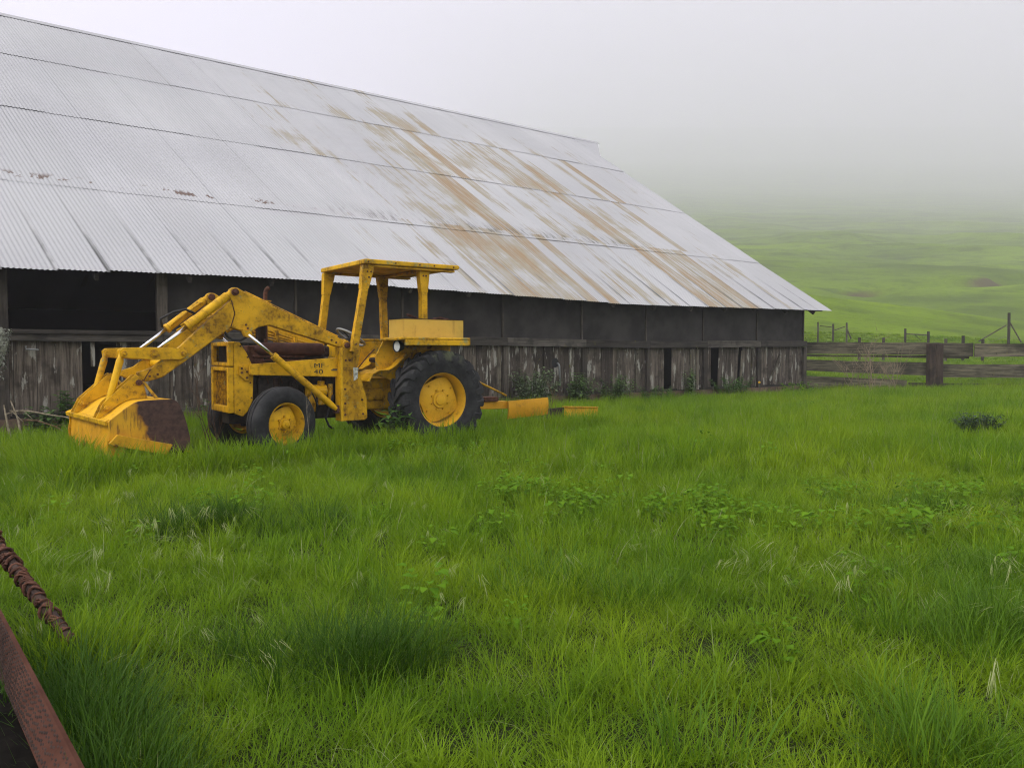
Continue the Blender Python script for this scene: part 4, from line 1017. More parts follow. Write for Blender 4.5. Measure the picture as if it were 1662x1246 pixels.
STRAW = m_leaf('pale_brome_heads', (0.16, 0.23, 0.05), (0.38, 0.39, 0.18), 0.35)
WEED = m_leaf('broad_weed_leaf', (0.075, 0.175, 0.007), (0.150, 0.280, 0.012), 0.35, rough=0.8, spec=0.08)
NETTLE = m_leaf('dark_wall_weed', (0.060, 0.130, 0.026), (0.170, 0.260, 0.085), 0.38)
DOCK = m_leaf('dark_broad_leaf', (0.038, 0.105, 0.016), (0.110, 0.210, 0.040), 0.38)
GREYL = m_leaf('grey_green_leaf', (0.095, 0.145, 0.060), (0.23, 0.28, 0.155), 0.38)
DRYM = m_plain('dry_pale_twig', (0.20, 0.165, 0.115), 0.9, 0.1, 0.35, 20, bump=0)
TWIG = m_plain('dead_brown_stalk', (0.105, 0.062, 0.038), 0.9, 0.1, 0.4, 20, bump=0)
LICH = m_plain('lichen_bark', (0.21, 0.215, 0.17), 0.95, 0.1, 0.65, 26, bump=0.8)
STEM = m_plain('green_stem', (0.07, 0.10, 0.035), 0.8, 0.2, 0.3, 20, bump=0)

class Leafy:
    """collects blades and leaves with one random number per piece"""
    def __init__(s): s.v = []; s.f = []; s.r = []; s.mi = []
    def blade(s, p, az, h, lean, curl, w, seg=4, mi=0, tw=0.0, rn=None):
        p = np.array(p, float); d = np.array([math.cos(az), math.sin(az), 0]); q = np.array([-math.sin(az + tw), math.cos(az + tw), 0])
        o = len(s.v); rn = rng.random() if rn is None else rn; a = lean; st_ = h / seg
        for i in range(seg + 1):
            f = i / seg; ww = w * (1 - f ** 1.6) * 0.5 * (0.75 + 0.5 * min(1, f * 3))
            if i < seg: s.v += [tuple(p - q * ww), tuple(p + q * ww)]; s.r += [rn, rn]
            else: s.v.append(tuple(p)); s.r.append(rn)
            p = p + (d * math.sin(a) + np.array([0, 0, 1]) * math.cos(a)) * st_; a += curl / seg
        for i in range(seg - 1): s.f.append((o + 2 * i, o + 2 * i + 1, o + 2 * i + 3, o + 2 * i + 2)); s.mi.append(mi)
        e = o + 2 * (seg - 1); s.f.append((e, e + 1, e + 2)); s.mi.append(mi)
    def leaf(s, p, d, up_, ln, wd, fold=0.25, droop=0.3, mi=0):
        """ovate leaf folded along its midrib"""
        p = Vector(p); d = Vector(d).normalized(); sd = d.cross(Vector(up_)).normalized(); n_ = sd.cross(d).normalized()
        o = len(s.v); rn = rng.random()
        prof = [(0.0, 0.08), (0.25, 0.85), (0.5, 1.0), (0.78, 0.6), (1.0, 0.0)]
        for f, w_ in prof:
            c = p + d * (ln * f) - Vector((0, 0, 1)) * (droop * ln * f * f)
            s.v += [tuple(c - sd * (w_ * wd / 2) + n_ * (fold * w_ * wd / 2)), tuple(c), tuple(c + sd * (w_ * wd / 2) + n_ * (fold * w_ * wd / 2))]; s.r += [rn] * 3
        for i in range(len(prof) - 1):
            q = o + i * 3; s.f += [(q, q + 1, q + 4, q + 3), (q + 1, q + 2, q + 5, q + 4)]; s.mi += [mi, mi]
    def mesh(s, name, mats):
        me_ = bpy.data.meshes.new(name); me_.from_pydata(s.v, [], s.f); me_.update()
        for m_ in mats: me_.materials.append(m_)
        a = me_.attributes.new('rnd', 'FLOAT', 'POINT'); a.data.foreach_set('value', s.r)
        me_.polygons.foreach_set('material_index', s.mi)
        me_.shade_smooth(); return me_

def weed(name, label, cat, loc, h, spread, stems, leaf_l, mat, group=None, leaf_w=0.55, droop=0.35, density=1.0):
    r = empty(name, loc); tag(r, label, cat, group)
    lf, stm = Leafy(), MB()
    for k in range(stems):
        az = rng.uniform(0, 6.28); hh = h * rng.uniform(0.55, 1.05); rad_ = spread * math.sqrt(rng.random())
        bx_, by_ = math.cos(az) * rad_ * 0.45, math.sin(az) * rad_ * 0.45
        tx, ty = math.cos(az) * rad_, math.sin(az) * rad_
        pts = [(bx_ + (tx - bx_) * f ** 1.3, by_ + (ty - by_) * f ** 1.3, hh * f * (1 - 0.12 * f)) for f in (0, 0.3, 0.6, 0.85, 1.0)]
        stm.tube(pts, [0.007, 0.006, 0.005, 0.004, 0.002], 5)
        nl = max(5, int(hh / leaf_l * 3.6 * density))
        for i in range(nl):
            f = 0.12 + 0.88 * (i + rng.random()) / nl; f = min(f, 1.0)
            p = (bx_ + (tx - bx_) * f ** 1.3, by_ + (ty - by_) * f ** 1.3, hh * f * (1 - 0.12 * f))
            for s_ in range(2):
                a = i * 1.57 + s_ * math.pi + rng.uniform(-0.5, 0.5)
                ll = leaf_l * rng.uniform(0.55, 1.15) * (1.0 - 0.45 * f)
                lf.leaf(p, (math.cos(a), math.sin(a), rng.uniform(0.0, 0.6)), (0, 0, 1), ll, ll * leaf_w, droop=droop * rng.uniform(0.4, 1.6))
    obj_from(lf.mesh('foliage', [mat]), 'foliage', None, r)
    stm.build('stems', STEM, r)
    return r

def wall_pt(t, o): x, y = barn_to(t, o); return (x, y, float(gz(x, y)))
W = [
 ('wall_weed', 'large leafy grey-green weed behind the grader blade, against the barn boards', 11.2, 0.55, 0.95, 0.70, 30, 0.12, GREYL),
 ('wall_weed', 'leafy weed below the bent drain pipe on the barn wall', 9.75, 0.40, 0.80, 0.42, 20, 0.12, NETTLE),
 ('wall_weed', 'bushy weed right of the drain pipe, with one taller shoot', 8.55, 0.40, 0.75, 0.50, 22, 0.12, NETTLE),
 ('wall_weed', 'low weed against the barn midway between pipe and missing board', 7.3, 0.35, 0.42, 0.40, 14, 0.11, NETTLE),
 ('wall_weed', 'small weed just left of the missing barn board', 6.75, 0.30, 0.36, 0.28, 12, 0.10, NETTLE),
 ('wall_weed', 'upright weed just right of the missing barn board', 5.75, 0.30, 0.85, 0.22, 12, 0.12, NETTLE),
 ('wall_weed', 'broad bushy weed below the leaning barn boards', 4.3, 0.50, 0.62, 0.62, 28, 0.12, DOCK),
 ('wall_weed', 'tuft of weed at the barn corner near the plank fence', 1.5, 0.7, 0.40, 0.55, 16, 0.16, WEED),
 ('wall_weed', 'dark weed against the plywood left of the bucket, upper leaves level with the bucket lip', 20.2, 0.35, 0.68, 0.18, 9, 0.15, DOCK),
 ('wall_weed', 'low weed at the barn base far left, right of the pale sticks', 20.55, 0.55, 0.46, 0.30, 12, 0.14, NETTLE),
 ('wall_weed', 'low weed at the barn base seen between tractor bucket and front wheel', 17.9, 0.4, 0.5, 0.4, 14, 0.13, NETTLE),
]
for nm, lb, t_, o_, h_, sp_, st_, ll_, mt_ in W:
    weed(nm, lb, 'weed', wall_pt(t_, o_), h_ + 0.08, sp_, int(st_ * 1.3), ll_ * 1.35, mt_, 'weeds along the barn wall')
x_, y_ = local_pt(0.62, 0.80)
weed('broad_leaf_weed', 'broad-leaved green weed in front of the tractor between its wheels', 'weed', (x_, y_, 0), 0.66, 0.28, 10, 0.24, DOCK, leaf_w=0.62, droop=0.5)
weed('thistle_clump', 'dark spiny clump standing alone in the grass at the right', 'weed', (6.85, 11.25, float(gz(6.85, 11.25))), 0.42, 0.40, 60, 0.16, m_leaf('dark_spiny_leaf', (0.010, 0.026, 0.010), (0.030, 0.060, 0.024), 0.15), leaf_w=0.30)
# yellow flower by the barn
o = MB(); o.lathe([(0.0, 0.012), (0.03, 0.01), (0.045, 0.0), (0.0, -0.02)], 12); fl = empty('yellow_flower', wall_pt(2.75, 0.28)); tag(fl, 'single yellow flower beside the barn foundation near its right corner', 'flower')
k_ = o.build('flower_head', m_plain('yellow_petal', (0.75, 0.42, 0.01), 0.6), fl); k_.location = (0, 0, 0.40); k_.scale = (0.8, 0.8, 0.8)
MB().tube([(0, 0, 0), (0.02, 0, 0.2), (0, 0, 0.4)], 0.006, 5).build('stem', STEM, fl)

# dead stalks
def stalks(name, label, loc, n, h, spread, mat, thick=0.007, fork=3, lean=0.25, cat='dead plant'):
    r = empty(name, loc); tag(r, label, cat)
    def grow(m, p, d, ln, th, lev):
        pts = [p]; q = p.copy()
        for i in range(4):
            d = (d + Vector((rng.uniform(-.16, .16), rng.uniform(-.16, .16), rng.uniform(-.05, .1)))).normalized(); q = q + d * ln / 4; pts.append(q.copy())
        m.tube(pts, [th * (1 - 0.17 * i) for i in range(5)], 5)
        if lev > 0:
            for i in range(fork):
                a = pts[rng.randint(1, 4)]
                grow(m, a, (d + Vector((rng.uniform(-.9, .9), rng.uniform(-.9, .9), rng.uniform(-.1, .6)))).normalized(), ln * rng.uniform(0.3, 0.6), th * 0.55, lev - 1)
    for k in range(n):
        m = MB(); az = rng.uniform(0, 6.28)
        p = Vector((math.cos(az), math.sin(az), 0)) * spread * rng.random()
        grow(m, p, Vector((rng.uniform(-lean, lean), rng.uniform(-lean, lean), 1)).normalized(), h * rng.uniform(0.6, 1.05), thick, 2)
        m.build('stalk', mat, r)
    return r
stalks('dead_stalks', 'bare brown dead stalks standing between bucket and tractor nose', (-3.62, 9.35, 0), 5, 1.15, 0.22, TWIG, 0.006, 3)
stalks('dead_stalks', 'thin dry stalk standing in front of the tractor front wheel', (-2.28, 8.85, 0), 1, 0.85, 0.05, DRYM, 0.004, 2, 0.12)
stalks('dry_bush', 'dry reddish-brown twiggy bush in front of the plank fence', (10.9, 23.2, float(gz(10.9, 23.2))), 16, 1.30, 0.85, m_plain('reddish_dry_twig', (0.22, 0.165, 0.115), 0.9, 0.1, 0.3, 20, bump=0), 0.011, 4, 0.6)
stalks('dead_stalks', 'thin dead stalks behind the scraper in the grass', (0.75, 13.9, 0), 4, 0.62, 0.2, TWIG, 0.006, 2)
# sticks leaning at the far left
bx_, by_, _ = wall_pt(21.0, 0.9)
def stick(label, a, b, r0, mat=DRYM, bow=0.06):
    a, b = Vector(a), Vector(b); o_ = empty('fallen_stick', a); tag(o_, label, 'stick', 'pale sticks beside the barn post')
    d = b - a; m = MB(); pts = [d * f + Vector((0, 0, bow * math.sin(math.pi * f))) + Vector((rng.uniform(-.015, .015), rng.uniform(-.015, .015), rng.uniform(-.015, .015))) for f in (0, .2, .4, .6, .8, 1)]
    m.tube(pts, [r0 * (1 - .12 * i) for i in range(6)], 6); m.build('shaft', mat, o_)
    m = MB(); m.tube([pts[3], pts[3] + Vector((0.12, -0.02, 0.03)), pts[3] + Vector((0.28, -0.05, -0.10))], [r0 * .5, r0 * .4, r0 * .2], 5); m.build('side_twig', mat, o_)
stick('steep pale stick at the left picture edge, leftmost of the sticks', (-7.20, 10.95, 0.0), (-7.42, 11.15, 0.50), 0.020)
stick('second steep pale stick from the left picture edge', (-7.02, 10.95, 0.0), (-7.36, 11.20, 0.56), 0.018)
stick('long pale stick arching over to the right below the plywood', (-7.32, 11.15, 0.40), (-5.85, 10.95, 0.10), 0.015, bow=0.10)
stick('thin brown stick lying under the arching one', (-7.05, 11.1, 0.26), (-6.25, 10.9, 0.05), 0.014, TWIG)
# lichen-covered branch at the left edge
lb_ = empty('lichen_branch', (-7.50, 11.20, 0.0)); tag(lb_, 'grey lichen-covered branch stub at the left picture edge', 'branch')
m = MB(); m.tube([(-0.15, 0, 0), (-0.10, 0, 0.5), (-0.06, 0, 1.0), (0.0, 0, 1.25), (0.06, 0, 1.45), (0.02, 0, 1.62)], [0.05, 0.05, 0.055, 0.085, 0.085, 0.03], 10)
auto(m.build('limb', LICH, lb_), 60)
lf = Leafy()
for k in range(420):
    f = rng.random() ** 0.7; z_ = 0.85 + 0.75 * f; a = rng.uniform(0, 6.28); r_ = 0.07 + 0.05 * rng.random()
    cx = -0.08 + 0.13 * f
    lf.leaf((cx + r_ * math.cos(a) * 0.9, r_ * math.sin(a) * .9, z_), (math.cos(a), math.sin(a), rng.uniform(-.6, .6)), (0, 0, 1), rng.uniform(.02, .05), rng.uniform(.02, .04), 0.5)
obj_from(lf.mesh('lichen_tufts', [m_leaf('grey_lichen', (0.16, 0.17, 0.13), (0.32, 0.33, 0.27), 0.1)]), 'lichen_tufts', None, lb_)

# ================================================================== rusty metal in the left foreground
def m_tread():
    t = NT('rusty_tread_plate', 0.85, 0.08); v = t.coord('Object')
    a = t.noise(v, 5, 6, 0.6); b = t.noise(v, 34, 5, 0.65)
    c = t.mix(t.ramp(a, 0.3, 0.7), (0.050, 0.019, 0.012), (0.090, 0.038, 0.025)); c = t.mix(t.ramp(b, 0.5, 0.75, 0, 0.6), c, (0.055, 0.020, 0.014))
    t.base(c); t.bump(b, 0.3, 0.003); return t.m
TREAD = m_tread()
A_, B_ = Vector((-1.88, 2.75, 0.33)), Vector((-1.015, 1.75, 0.29))     # far long edge
C_, D_ = Vector((-1.71, 2.50, 0.20)), Vector((-1.06, 1.70, 0.275))       # near long edge
ramp_ = empty('tread_plate', A_); tag(ramp_, 'rusty dimpled steel tread plank in the bottom left corner', 'steel plank')
def face(u, v):           # u along (0 far .. 1 near), v across
    a = A_ + (B_ - A_) * u; c = C_ + (D_ - C_) * u; return a + (c - a) * v - A_
nn = (B_ - A_).cross(C_ - A_).normalized()
if nn.z < 0: nn = -nn
def slab(u0, u1, v0, v1, h0, h1):
    vs_ = [face(u, v) + nn * h for u in (u0, u1) for v in (v0, v1) for h in (h0, h1)]
    return vs_, [(0, 1, 3, 2), (4, 6, 7, 5), (0, 4, 5, 1), (2, 3, 7, 6), (0, 2, 6, 4), (1, 5, 7, 3)]
m = MB(); NU = 24
for k in range(NU + 1):
    u = -0.9 + 1.94 * k / NU
    m.v += [tuple(face(u, 0)), tuple(face(u, 1)), tuple(face(u, 1) - nn * 0.012), tuple(face(u, 0) - nn * 0.012)]
for k in range(NU):
    for e in range(4): m.f.append((k * 4 + e, k * 4 + (e + 1) % 4, k * 4 + 4 + (e + 1) % 4, k * 4 + 4 + e))
m.f += [(0, 3, 2, 1), (NU * 4, NU * 4 + 1, NU * 4 + 2, NU * 4 + 3)]
m.build('top_face', TREAD, ramp_)
m = MB()
for i in range(150):
    u = -0.88 + i * 0.0128
    wloc = (face(u, 1) - face(u, 0)).length; nj = max(1, int(wloc / 0.020))
    for j in range(nj):
        v = (j + 0.5 + 0.25 * (i % 2)) / (nj + 0.25); c = face(u, v); ux = (B_ - A_).normalized() * 0.0052; vx = (C_ - A_).normalized() * 0.0048
        m.add([c - ux - vx, c + ux - vx, c + ux + vx, c - ux + vx] + [c + q_ + nn * 0.0045 for q_ in (-ux * .5 - vx * .5, ux * .5 - vx * .5, ux * .5 + vx * .5, -ux * .5 + vx * .5)], [(4, 5, 6, 7), (0, 1, 5, 4), (1, 2, 6, 5), (2, 3, 7, 6), (3, 0, 4, 7)])
o = m.build('tread_bumps', RUST_D, ramp_); o['kind'] = 'stuff'
# near-black block added as the deep shadow under the plank
m = MB()
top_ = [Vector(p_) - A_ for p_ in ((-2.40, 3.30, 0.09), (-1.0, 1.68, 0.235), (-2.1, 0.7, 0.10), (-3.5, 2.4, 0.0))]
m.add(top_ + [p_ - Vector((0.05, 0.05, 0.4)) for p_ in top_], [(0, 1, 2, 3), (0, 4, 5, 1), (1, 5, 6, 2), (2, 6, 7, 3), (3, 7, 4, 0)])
m.build('shadow_block', m_plain('shadow_black', (0.006, 0.005, 0.004), 0.95, 0.03, 0.5, 18, bump=0.4), ramp_)

c0, c1 = Vector((-2.36, 3.50, 0.345)), Vector((-1.70, 2.90, 0.15))
cr = empty('wire_roller', c0); tag(cr, 'rusty roller wound with wire rings poking into the grass at left', 'roller')
d = c1 - c0; dn = d.normalized()
MB().tube([-dn * 0.5, d + dn * 0.02], 0.022, 8).build('core_bar', RUST_D, cr)
s1_ = dn.cross(Vector((0, 0, 1))).normalized(); s2_ = s1_.cross(dn).normalized()
ringm = MB()
for strand in range(3):
    pts = []
    for k in range(11):
        a = 2 * math.pi * k / 10; r_ = 0.030 + 0.003 * strand
        off = (strand - 1) * 0.010 + 0.016 * math.sin(a * 2 + strand)
        pts.append(s1_ * (r_ * math.cos(a)) + s2_ * (r_ * math.sin(a)) + dn * off)
    ringm.tube(pts, 0.0065, 6, cap=False)
rm = None; NR = 26
for k in range(NR):
    if rm is None: o = ringm.build('wire_ring', RUST, cr, smooth=True); rm = o.data
    else:
        o = bpy.data.objects.new('wire_ring', rm); col.objects.link(o); o.parent = cr
    o.location = -dn * 0.42 + (d + dn * 0.42) * (k / (NR - 1)); q_ = 1.0 - 0.25 * k / NR; o.scale = (q_, q_, q_)
    q_ *= rng.uniform(0.82, 1.12); o.scale = (q_, q_, q_ * rng.uniform(.8, 1.1)); jx = Vector((rng.uniform(-.35, .35), rng.uniform(-.35, .35), rng.uniform(-.35, .35))); ja = (dn + jx).normalized(); o.rotation_mode = 'AXIS_ANGLE'; o.rotation_axis_angle = (rng.uniform(0, 6.28), ja.x, ja.y, ja.z)

# ================================================================== grass
def tuft(n, rad, h0, h1, w0, w1, lean=0.5, curl=1.1, mi=0, seg=4, lf=None):
    lf = lf or Leafy()
    for k in range(n):
        a = rng.uniform(0, 6.28); r_ = rad * math.sqrt(rng.random()); h = rng.uniform(h0, h1) * (0.75 + 0.35 * rng.random())
        lf.blade((r_ * math.cos(a), r_ * math.sin(a), -0.02), a + rng.uniform(-1.2, 1.2), h, rng.uniform(0.02, lean), rng.uniform(0.1, curl), rng.uniform(w0, w1), seg, mi, rng.uniform(-.7, .7))
    return lf
lib = bpy.data.collections.new('grass_library')
variants = []
def reg(lf, mats):
    nm = 'grass_tuft_%02d' % len(variants)
    o = bpy.data.objects.new(nm, lf.mesh(nm, mats)); lib.objects.link(o); variants.append(o); return len(variants) - 1
PS = 0.62
def patch(n, h0, h1, w0, w1, lean, curl, seg=4):
    """a square of turf made of many small clumps, each with its own height, hue and lean"""
    lf = Leafy(); per = 26
    for c in range(int(n / per)):
        cx, cy_ = rng.uniform(-PS / 2, PS / 2), rng.uniform(-PS / 2, PS / 2)
        kh = rng.choice((0.55, 0.75, 0.9, 1.0, 1.15, 1.4)) * rng.uniform(0.9, 1.1); cr_ = rng.uniform(0.03, 0.085); hue = rng.random(); wind = rng.uniform(0, 6.28); wl = rng.uniform(0.0, 0.45)
        for k in range(per):
            a = rng.uniform(0, 6.28); r_ = cr_ * math.sqrt(rng.random())
            az = math.atan2(math.sin(a) + wl * 2 * math.sin(wind), math.cos(a) + wl * 2 * math.cos(wind)) + rng.uniform(-.5, .5)
            h = rng.uniform(h0, h1) * kh * (0.8 + 0.3 * rng.random())
            lf.blade((cx + r_ * math.cos(a), cy_ + r_ * math.sin(a), -0.02), az, h, rng.uniform(0.02, lean) + wl * 0.3, rng.uniform(0.1, curl), rng.uniform(w0, w1), seg, 1 if rng.random() < 0.03 else 0, rng.uniform(-.7, .7), min(1.0, max(0.0, 0.65 * hue + 0.35 * rng.random())))
    for k in range(int(n * 0.8)):          # short undergrowth that closes the gaps
        lf.blade((rng.uniform(-PS / 2, PS / 2), rng.uniform(-PS / 2, PS / 2), -0.01), rng.uniform(0, 6.28), rng.uniform(0.04, 0.09), rng.uniform(0.3, 1.0), rng.uniform(0.2, 1.2), w1 * rng.uniform(1.0, 1.5), 3, 0, 0.0, rng.uniform(0, .7))
    return lf
near_i = [reg(patch(1800, 0.085, 0.195, 0.0017, 0.0036, 0.6, 1.8), [GRASS, STRAW]) for _ in range(5)]
mid_i = [reg(patch(1000, 0.105, 0.225, 0.003, 0.006, 0.5, 1.3), [GRASS, STRAW]) for _ in range(4)]
far_i = [reg(patch(480, 0.13, 0.26, 0.006, 0.010, 0.5, 1.2, 3), [GRASS, STRAW]) for _ in range(4)]
tall_i = [reg(tuft(40, 0.10, 0.16, 0.28, 0.002, 0.004, 0.4, 1.9), [GRASS]) for _ in range(3)]
fringe_i = [reg(tuft(30, 0.13, 0.16, 0.28, 0.005, 0.009, 0.5, 1.2, seg=3), [GRASS]) for _ in range(3)]
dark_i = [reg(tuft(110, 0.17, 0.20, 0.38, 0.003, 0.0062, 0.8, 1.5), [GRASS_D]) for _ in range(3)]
med_i = [reg(tuft(100, 0.17, 0.20, 0.36, 0.003, 0.006, 0.8, 1.5), [GRASS_M]) for _ in range(3)]
def brome():
    lf = Leafy(); 
    for s_ in range(rng.randint(1, 3)):
        az = rng.uniform(0, 6.28); h = rng.uniform(0.22, 0.38); lean = rng.uniform(0.1, 0.4); curl = rng.uniform(0.7, 1.4)
        lf.blade((0, 0, 0), az, h, lean, curl, 0.004, 6, 1)
        # drooping head: a fan of pale awned spikelets at the bent tip
        p = np.zeros(3); a = lean; dd = np.array([math.cos(az), math.sin(az), 0])
        for i in range(6): p = p + (dd * math.sin(a) + np.array([0, 0, 1]) * math.cos(a)) * h / 6; a += curl / 6
        for k in range(rng.randint(5, 9)):
            q = p - dd * rng.uniform(0, 0.09) + np.array([0, 0, rng.uniform(-.01, .03)]) ; lf.blade(q, az + rng.uniform(-0.35, 0.35), rng.uniform(0.05, 0.10), rng.uniform(1.7, 2.4), rng.uniform(0.0, 0.4), rng.uniform(0.0016, 0.0030), 3, 0)
    return lf
head_i = [reg(brome(), [STRAW, GRASS]) for _ in range(5)]
def rosette(n, ll):
    lf = Leafy()
    for k in range(n):
        a = rng.uniform(0, 6.28); r_ = 0.10 * math.sqrt(rng.random()); z_ = rng.uniform(0.03, 0.20)
        lf.leaf((r_ * math.cos(a), r_ * math.sin(a), z_), (math.cos(a), math.sin(a), rng.uniform(0.1, 0.9)), (0, 0, 1), ll * rng.uniform(.6, 1.2), ll * rng.uniform(.5, .9), 0.2, 0.5)
    return lf
weed_i = [reg(rosette(22, 0.06), [WEED]) for _ in range(3)]

def outside(x, y):
    t = -((x - W0[0]) * BD[0] + (y - W0[1]) * BD[1]); o = -((x - W0[0]) * BN[0] + (y - W0[1]) * BN[1])
    return ~((t > -0.1) & (o < 0.85))
GP, GI, GS, GR = [], [], [], []
def scatter(x, y, idx, smin, smax, zs=None):
    n = len(x)
    if n == 0: return
    GP.append(np.stack([x, y, gz(x, y)], 1)); GI.append(npr.choice(idx, n))
    s_ = npr.uniform(smin, smax, n)
    GS.append(np.stack([s_ * npr.uniform(.9, 1.1, n), s_ * npr.uniform(.9, 1.1, n), s_ * (npr.uniform(.85, 1.15, n) if zs is None else zs)], 1))
    GR.append(np.stack([npr.uniform(-.12, .12, n), npr.uniform(-.12, .12, n), npr.uniform(0, 6.28, n)], 1))
def strip(y0, y1, dens, xm=1.6):
    hw = lambda y: 0.70 * y + xm
    n = int(dens * (y1 - y0) * 2 * hw((y0 + y1) / 2))
    y = npr.uniform(y0, y1, n); x = npr.uniform(-1, 1, n) * hw(y)
    k = outside(x, y); x, y = x[k], y[k]
    # bare under the plank and its shadow block
    e = (x + 1.84) * -0.758 + (y - 2.75) * -0.652
    k = ~((e > 0.06) & (e < 1.2) & (y < 3.6))
    return x[k], y[k]
def height_field(x, y):       # grass grows taller in drifts
    return 0.92 + 0.28 * wav(x, y, 0.8, 21) + 0.12 * wav(x, y, 2.0, 22)
def carpet(y0, y1, idx, xr=None, zs=1.0, step=0.57):
    yy, xx = np.meshgrid(np.arange(y0, y1, step), np.arange(-20, 34, step), indexing='ij')
    x = (xx + npr.uniform(-.07, .07, xx.shape)).ravel(); y = (yy + npr.uniform(-.07, .07, yy.shape)).ravel()
    k = (np.abs(x) < 0.70 * y + 1.6) & outside(x, y)
    if xr: k &= (x > xr * y)
    e = (x + 1.84) * -0.758 + (y - 2.75) * -0.652
    k &= ~((e > 0.10) & (e < 1.2) & (y < 3.6))
    lx = (x + 1.4546) * -0.8039 + (y - 10.7137) * -0.5948; ly = (x + 1.4546) * 0.5948 + (y - 10.7137) * -0.8039
    k &= ~((lx > -0.1) & (lx < 3.75) & (np.abs(ly) < 0.62))
    k &= ~((lx > 3.0) & (lx < 3.75) & (np.abs(ly) < 0.98))
    x, y = x[k], y[k]; n = len(x)
    GP.append(np.stack([x, y, gz(x, y)], 1)); GI.append(npr.choice(idx, n)); one = np.ones(n)
    GS.append(np.stack([one, one, zs * height_field(x, y)], 1))
    GR.append(np.stack([0 * one, 0 * one, npr.integers(0, 4, n) * math.pi / 2 + npr.uniform(-.2, .2, n)], 1))
carpet(0.8, 4.4, near_i); carpet(4.4, 8.0, mid_i); carpet(8.0, 25.5, far_i, None, 1.35)
carpet(25.5, 48, far_i, 0.30, 0.7, 0.75)
x, y = strip(2.4, 9, 5); k = wav(x, y, 1.1, 31) > 0.1; scatter(x[k], y[k], tall_i, .8, 1.2)
# dark_i tufts carry hollow shade in their colour; med_i tufts are deeper green
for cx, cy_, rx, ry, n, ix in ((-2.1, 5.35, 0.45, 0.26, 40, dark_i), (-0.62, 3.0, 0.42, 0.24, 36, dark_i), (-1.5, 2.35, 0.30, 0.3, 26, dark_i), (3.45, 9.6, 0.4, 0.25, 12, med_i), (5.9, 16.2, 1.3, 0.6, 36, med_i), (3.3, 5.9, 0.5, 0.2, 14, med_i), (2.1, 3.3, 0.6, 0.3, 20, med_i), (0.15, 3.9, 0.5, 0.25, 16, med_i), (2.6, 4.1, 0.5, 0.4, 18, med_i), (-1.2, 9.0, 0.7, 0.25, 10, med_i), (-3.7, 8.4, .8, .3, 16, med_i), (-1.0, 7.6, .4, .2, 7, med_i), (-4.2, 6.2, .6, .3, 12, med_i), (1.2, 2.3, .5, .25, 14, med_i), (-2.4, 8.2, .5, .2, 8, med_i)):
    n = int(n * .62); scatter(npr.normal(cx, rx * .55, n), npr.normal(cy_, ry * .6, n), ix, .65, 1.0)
# taller fringe against the wheels, bucket and wall foot
for (lx0, lx1, ly0, ly1, n) in ((-1.0, 2.8, 1.02, 1.5, 190), (2.6, 4.4, 1.05, 1.5, 90), (4.05, 4.5, -1.1, 1.1, 90), (0.7, 1.7, 0.75, 1.0, 30), (-2.6, -1.0, 0.30, 0.75, 90), (-3.6, -2.3, 0.0, 0.5, 60)):
    for k in range(n):
        x_, y_ = local_pt(rng.uniform(lx0, lx1), rng.uniform(ly0, ly1))
        scatter(np.array([x_]), np.array([y_]), fringe_i, 1.3, 1.95)
n = 26; scatter(npr.normal(-1.72, .10, n), npr.normal(2.92, .10, n), fringe_i, .9, 1.3)
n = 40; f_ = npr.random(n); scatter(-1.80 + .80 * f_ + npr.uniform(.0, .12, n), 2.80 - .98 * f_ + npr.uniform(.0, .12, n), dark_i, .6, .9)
n = 420; t_ = npr.uniform(-0.4, 21.5, n); o_ = npr.uniform(0.12, 0.75, n)
scatter(W0[0] - t_ * BD[0] - o_ * BN[0], W0[1] - t_ * BD[1] - o_ * BN[1], fringe_i, .55, .85)
x, y = strip(1.4, 9.5, 8.0); k = (wav(x, y, 0.8, 41) > -0.05) & (npr.random(len(y)) < ss(1.5, 5.0, y) + .15); scatter(x[k], y[k], head_i, .65, 1.0)
for cx, cy_, n in ((-2.25, 4.7, 16), (-1.9, 4.3, 14), (-2.3, 3.9, 10), (1.5, 3.6, 14), (2.3, 3.2, 16), (1.9, 2.6, 12)):
    scatter(npr.normal(cx, .25, n), npr.normal(cy_, .2, n), head_i, .8, 1.2)
allP = np.concatenate(GP); allI = np.concatenate(GI); allS = np.concatenate(GS); allR = np.concatenate(GR)
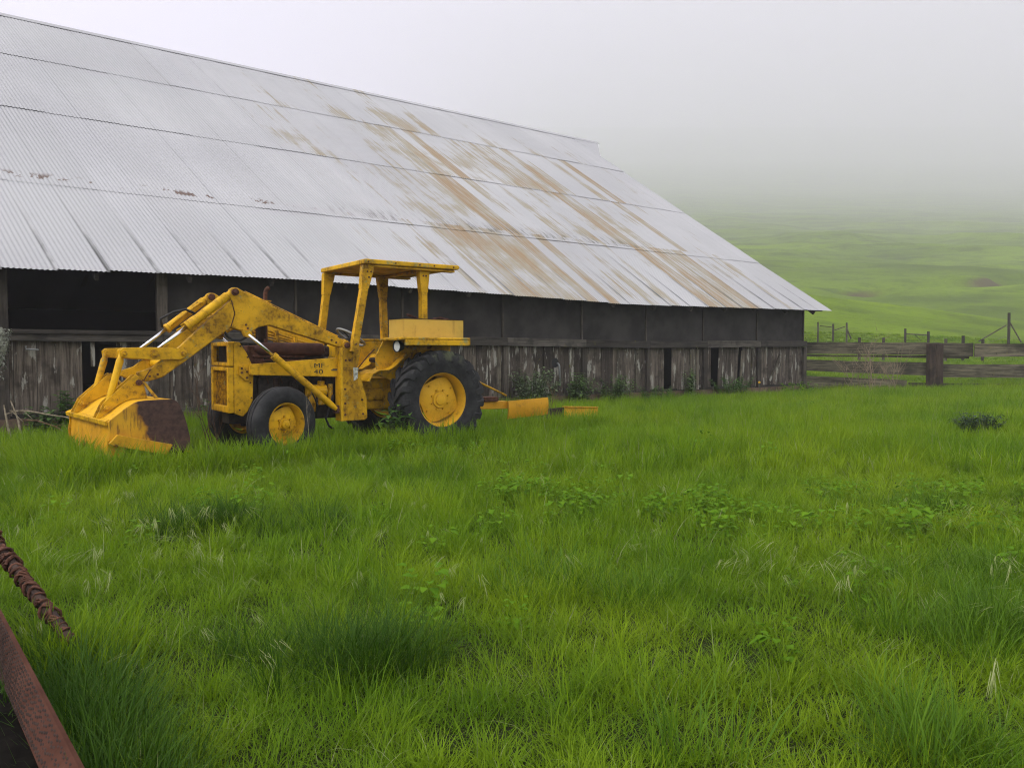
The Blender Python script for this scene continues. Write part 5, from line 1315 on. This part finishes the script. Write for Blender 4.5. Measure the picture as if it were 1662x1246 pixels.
def instancer(name, P_, I_, S_, R_, label, cat):
    me_ = bpy.data.meshes.new(name); me_.from_pydata(P_.tolist(), [], []); me_.update()
    a = me_.attributes.new('idx', 'INT', 'POINT'); a.data.foreach_set('value', I_.astype(np.int32))
    a = me_.attributes.new('scl', 'FLOAT_VECTOR', 'POINT'); a.data.foreach_set('vector', S_.astype(np.float32).ravel())
    a = me_.attributes.new('rot', 'FLOAT_VECTOR', 'POINT'); a.data.foreach_set('vector', R_.astype(np.float32).ravel())
    o = bpy.data.objects.new(name, me_); col.objects.link(o)
    ng = bpy.data.node_groups.new(name + '_nodes', 'GeometryNodeTree')
    ng.interface.new_socket('Geometry', in_out='INPUT', socket_type='NodeSocketGeometry')
    ng.interface.new_socket('Geometry', in_out='OUTPUT', socket_type='NodeSocketGeometry')
    N_ = ng.nodes.new; gi, go = N_('NodeGroupInput'), N_('NodeGroupOutput')
    ci = N_('GeometryNodeCollectionInfo'); ci.inputs['Collection'].default_value = lib
    ci.inputs['Separate Children'].default_value = True; ci.inputs['Reset Children'].default_value = True
    ip = N_('GeometryNodeInstanceOnPoints'); ip.inputs['Pick Instance'].default_value = True
    def na(n_, tp):
        x_ = N_('GeometryNodeInputNamedAttribute'); x_.data_type = tp; x_.inputs['Name'].default_value = n_; return x_.outputs['Attribute']
    lk = ng.links.new
    er = N_('FunctionNodeEulerToRotation')
    lk(gi.outputs[0], ip.inputs['Points']); lk(ci.outputs[0], ip.inputs['Instance']); lk(na('idx', 'INT'), ip.inputs['Instance Index'])
    lk(na('rot', 'FLOAT_VECTOR'), er.inputs[0]); lk(er.outputs[0], ip.inputs['Rotation']); lk(na('scl', 'FLOAT_VECTOR'), ip.inputs['Scale']); lk(ip.outputs[0], go.inputs[0])
    md = o.modifiers.new('grass', 'NODES'); md.node_group = ng
    tag(o, label, cat, kind='stuff'); return o
instancer('grass', allP, allI, allS, allR, 'long green meadow grass with pale seed heads covering the paddock', 'grass')
GP, GI, GS, GR = [], [], [], []
for cx, cy_, rx, ry, n in ((0.35, 6.4, 0.6, 0.25, 26), (1.1, 5.8, 0.6, 0.25, 26), (3.3, 6.3, 0.9, 0.25, 16), (2.9, 5.0, 1.1, 0.5, 22), (3.3, 4.0, 0.8, 0.5, 16), (-0.9, 8.6, 0.3, 0.12, 6), (-1.45, 8.9, 0.35, 0.12, 7), (1.6, 5.2, .5, .3, 12), (6.0, 16.8, 0.9, 0.5, 16)):
    a = npr.uniform(0, 6.28, n); r_ = np.sqrt(npr.random(n)); scatter(cx + rx * r_ * np.cos(a), cy_ + ry * r_ * np.sin(a), weed_i, .7, 1.15)
x, y = strip(3.0, 12.0, 0.9); scatter(x, y, weed_i, .6, 1.2)
instancer('broadleaf_weeds', np.concatenate(GP), np.concatenate(GI), np.concatenate(GS), np.concatenate(GR), 'patches of low broad-leaved green weeds among the grass', 'weeds')

# ================================================================== haze
hb = MB().box(-2000, 2720, -45, 3500, -4, 1060)
hz_ = hb.build('haze', None)
hm = bpy.data.materials.new('valley_mist'); hm.use_nodes = True
ht = hm.node_tree; ht.nodes.clear()
ho = ht.nodes.new('ShaderNodeOutputMaterial'); hv = ht.nodes.new('ShaderNodeVolumePrincipled')
hv.inputs['Color'].default_value = (0.965, 0.936, 1.0, 1); hv.inputs['Density'].default_value = 0.0012; hv.inputs['Anisotropy'].default_value = 0.0
ht.links.new(hv.outputs[0], ho.inputs['Volume'])
hz_.data.materials.append(hm)
tag(hz_, 'pale grey mist hanging over the valley and hillside', 'mist', kind='stuff')
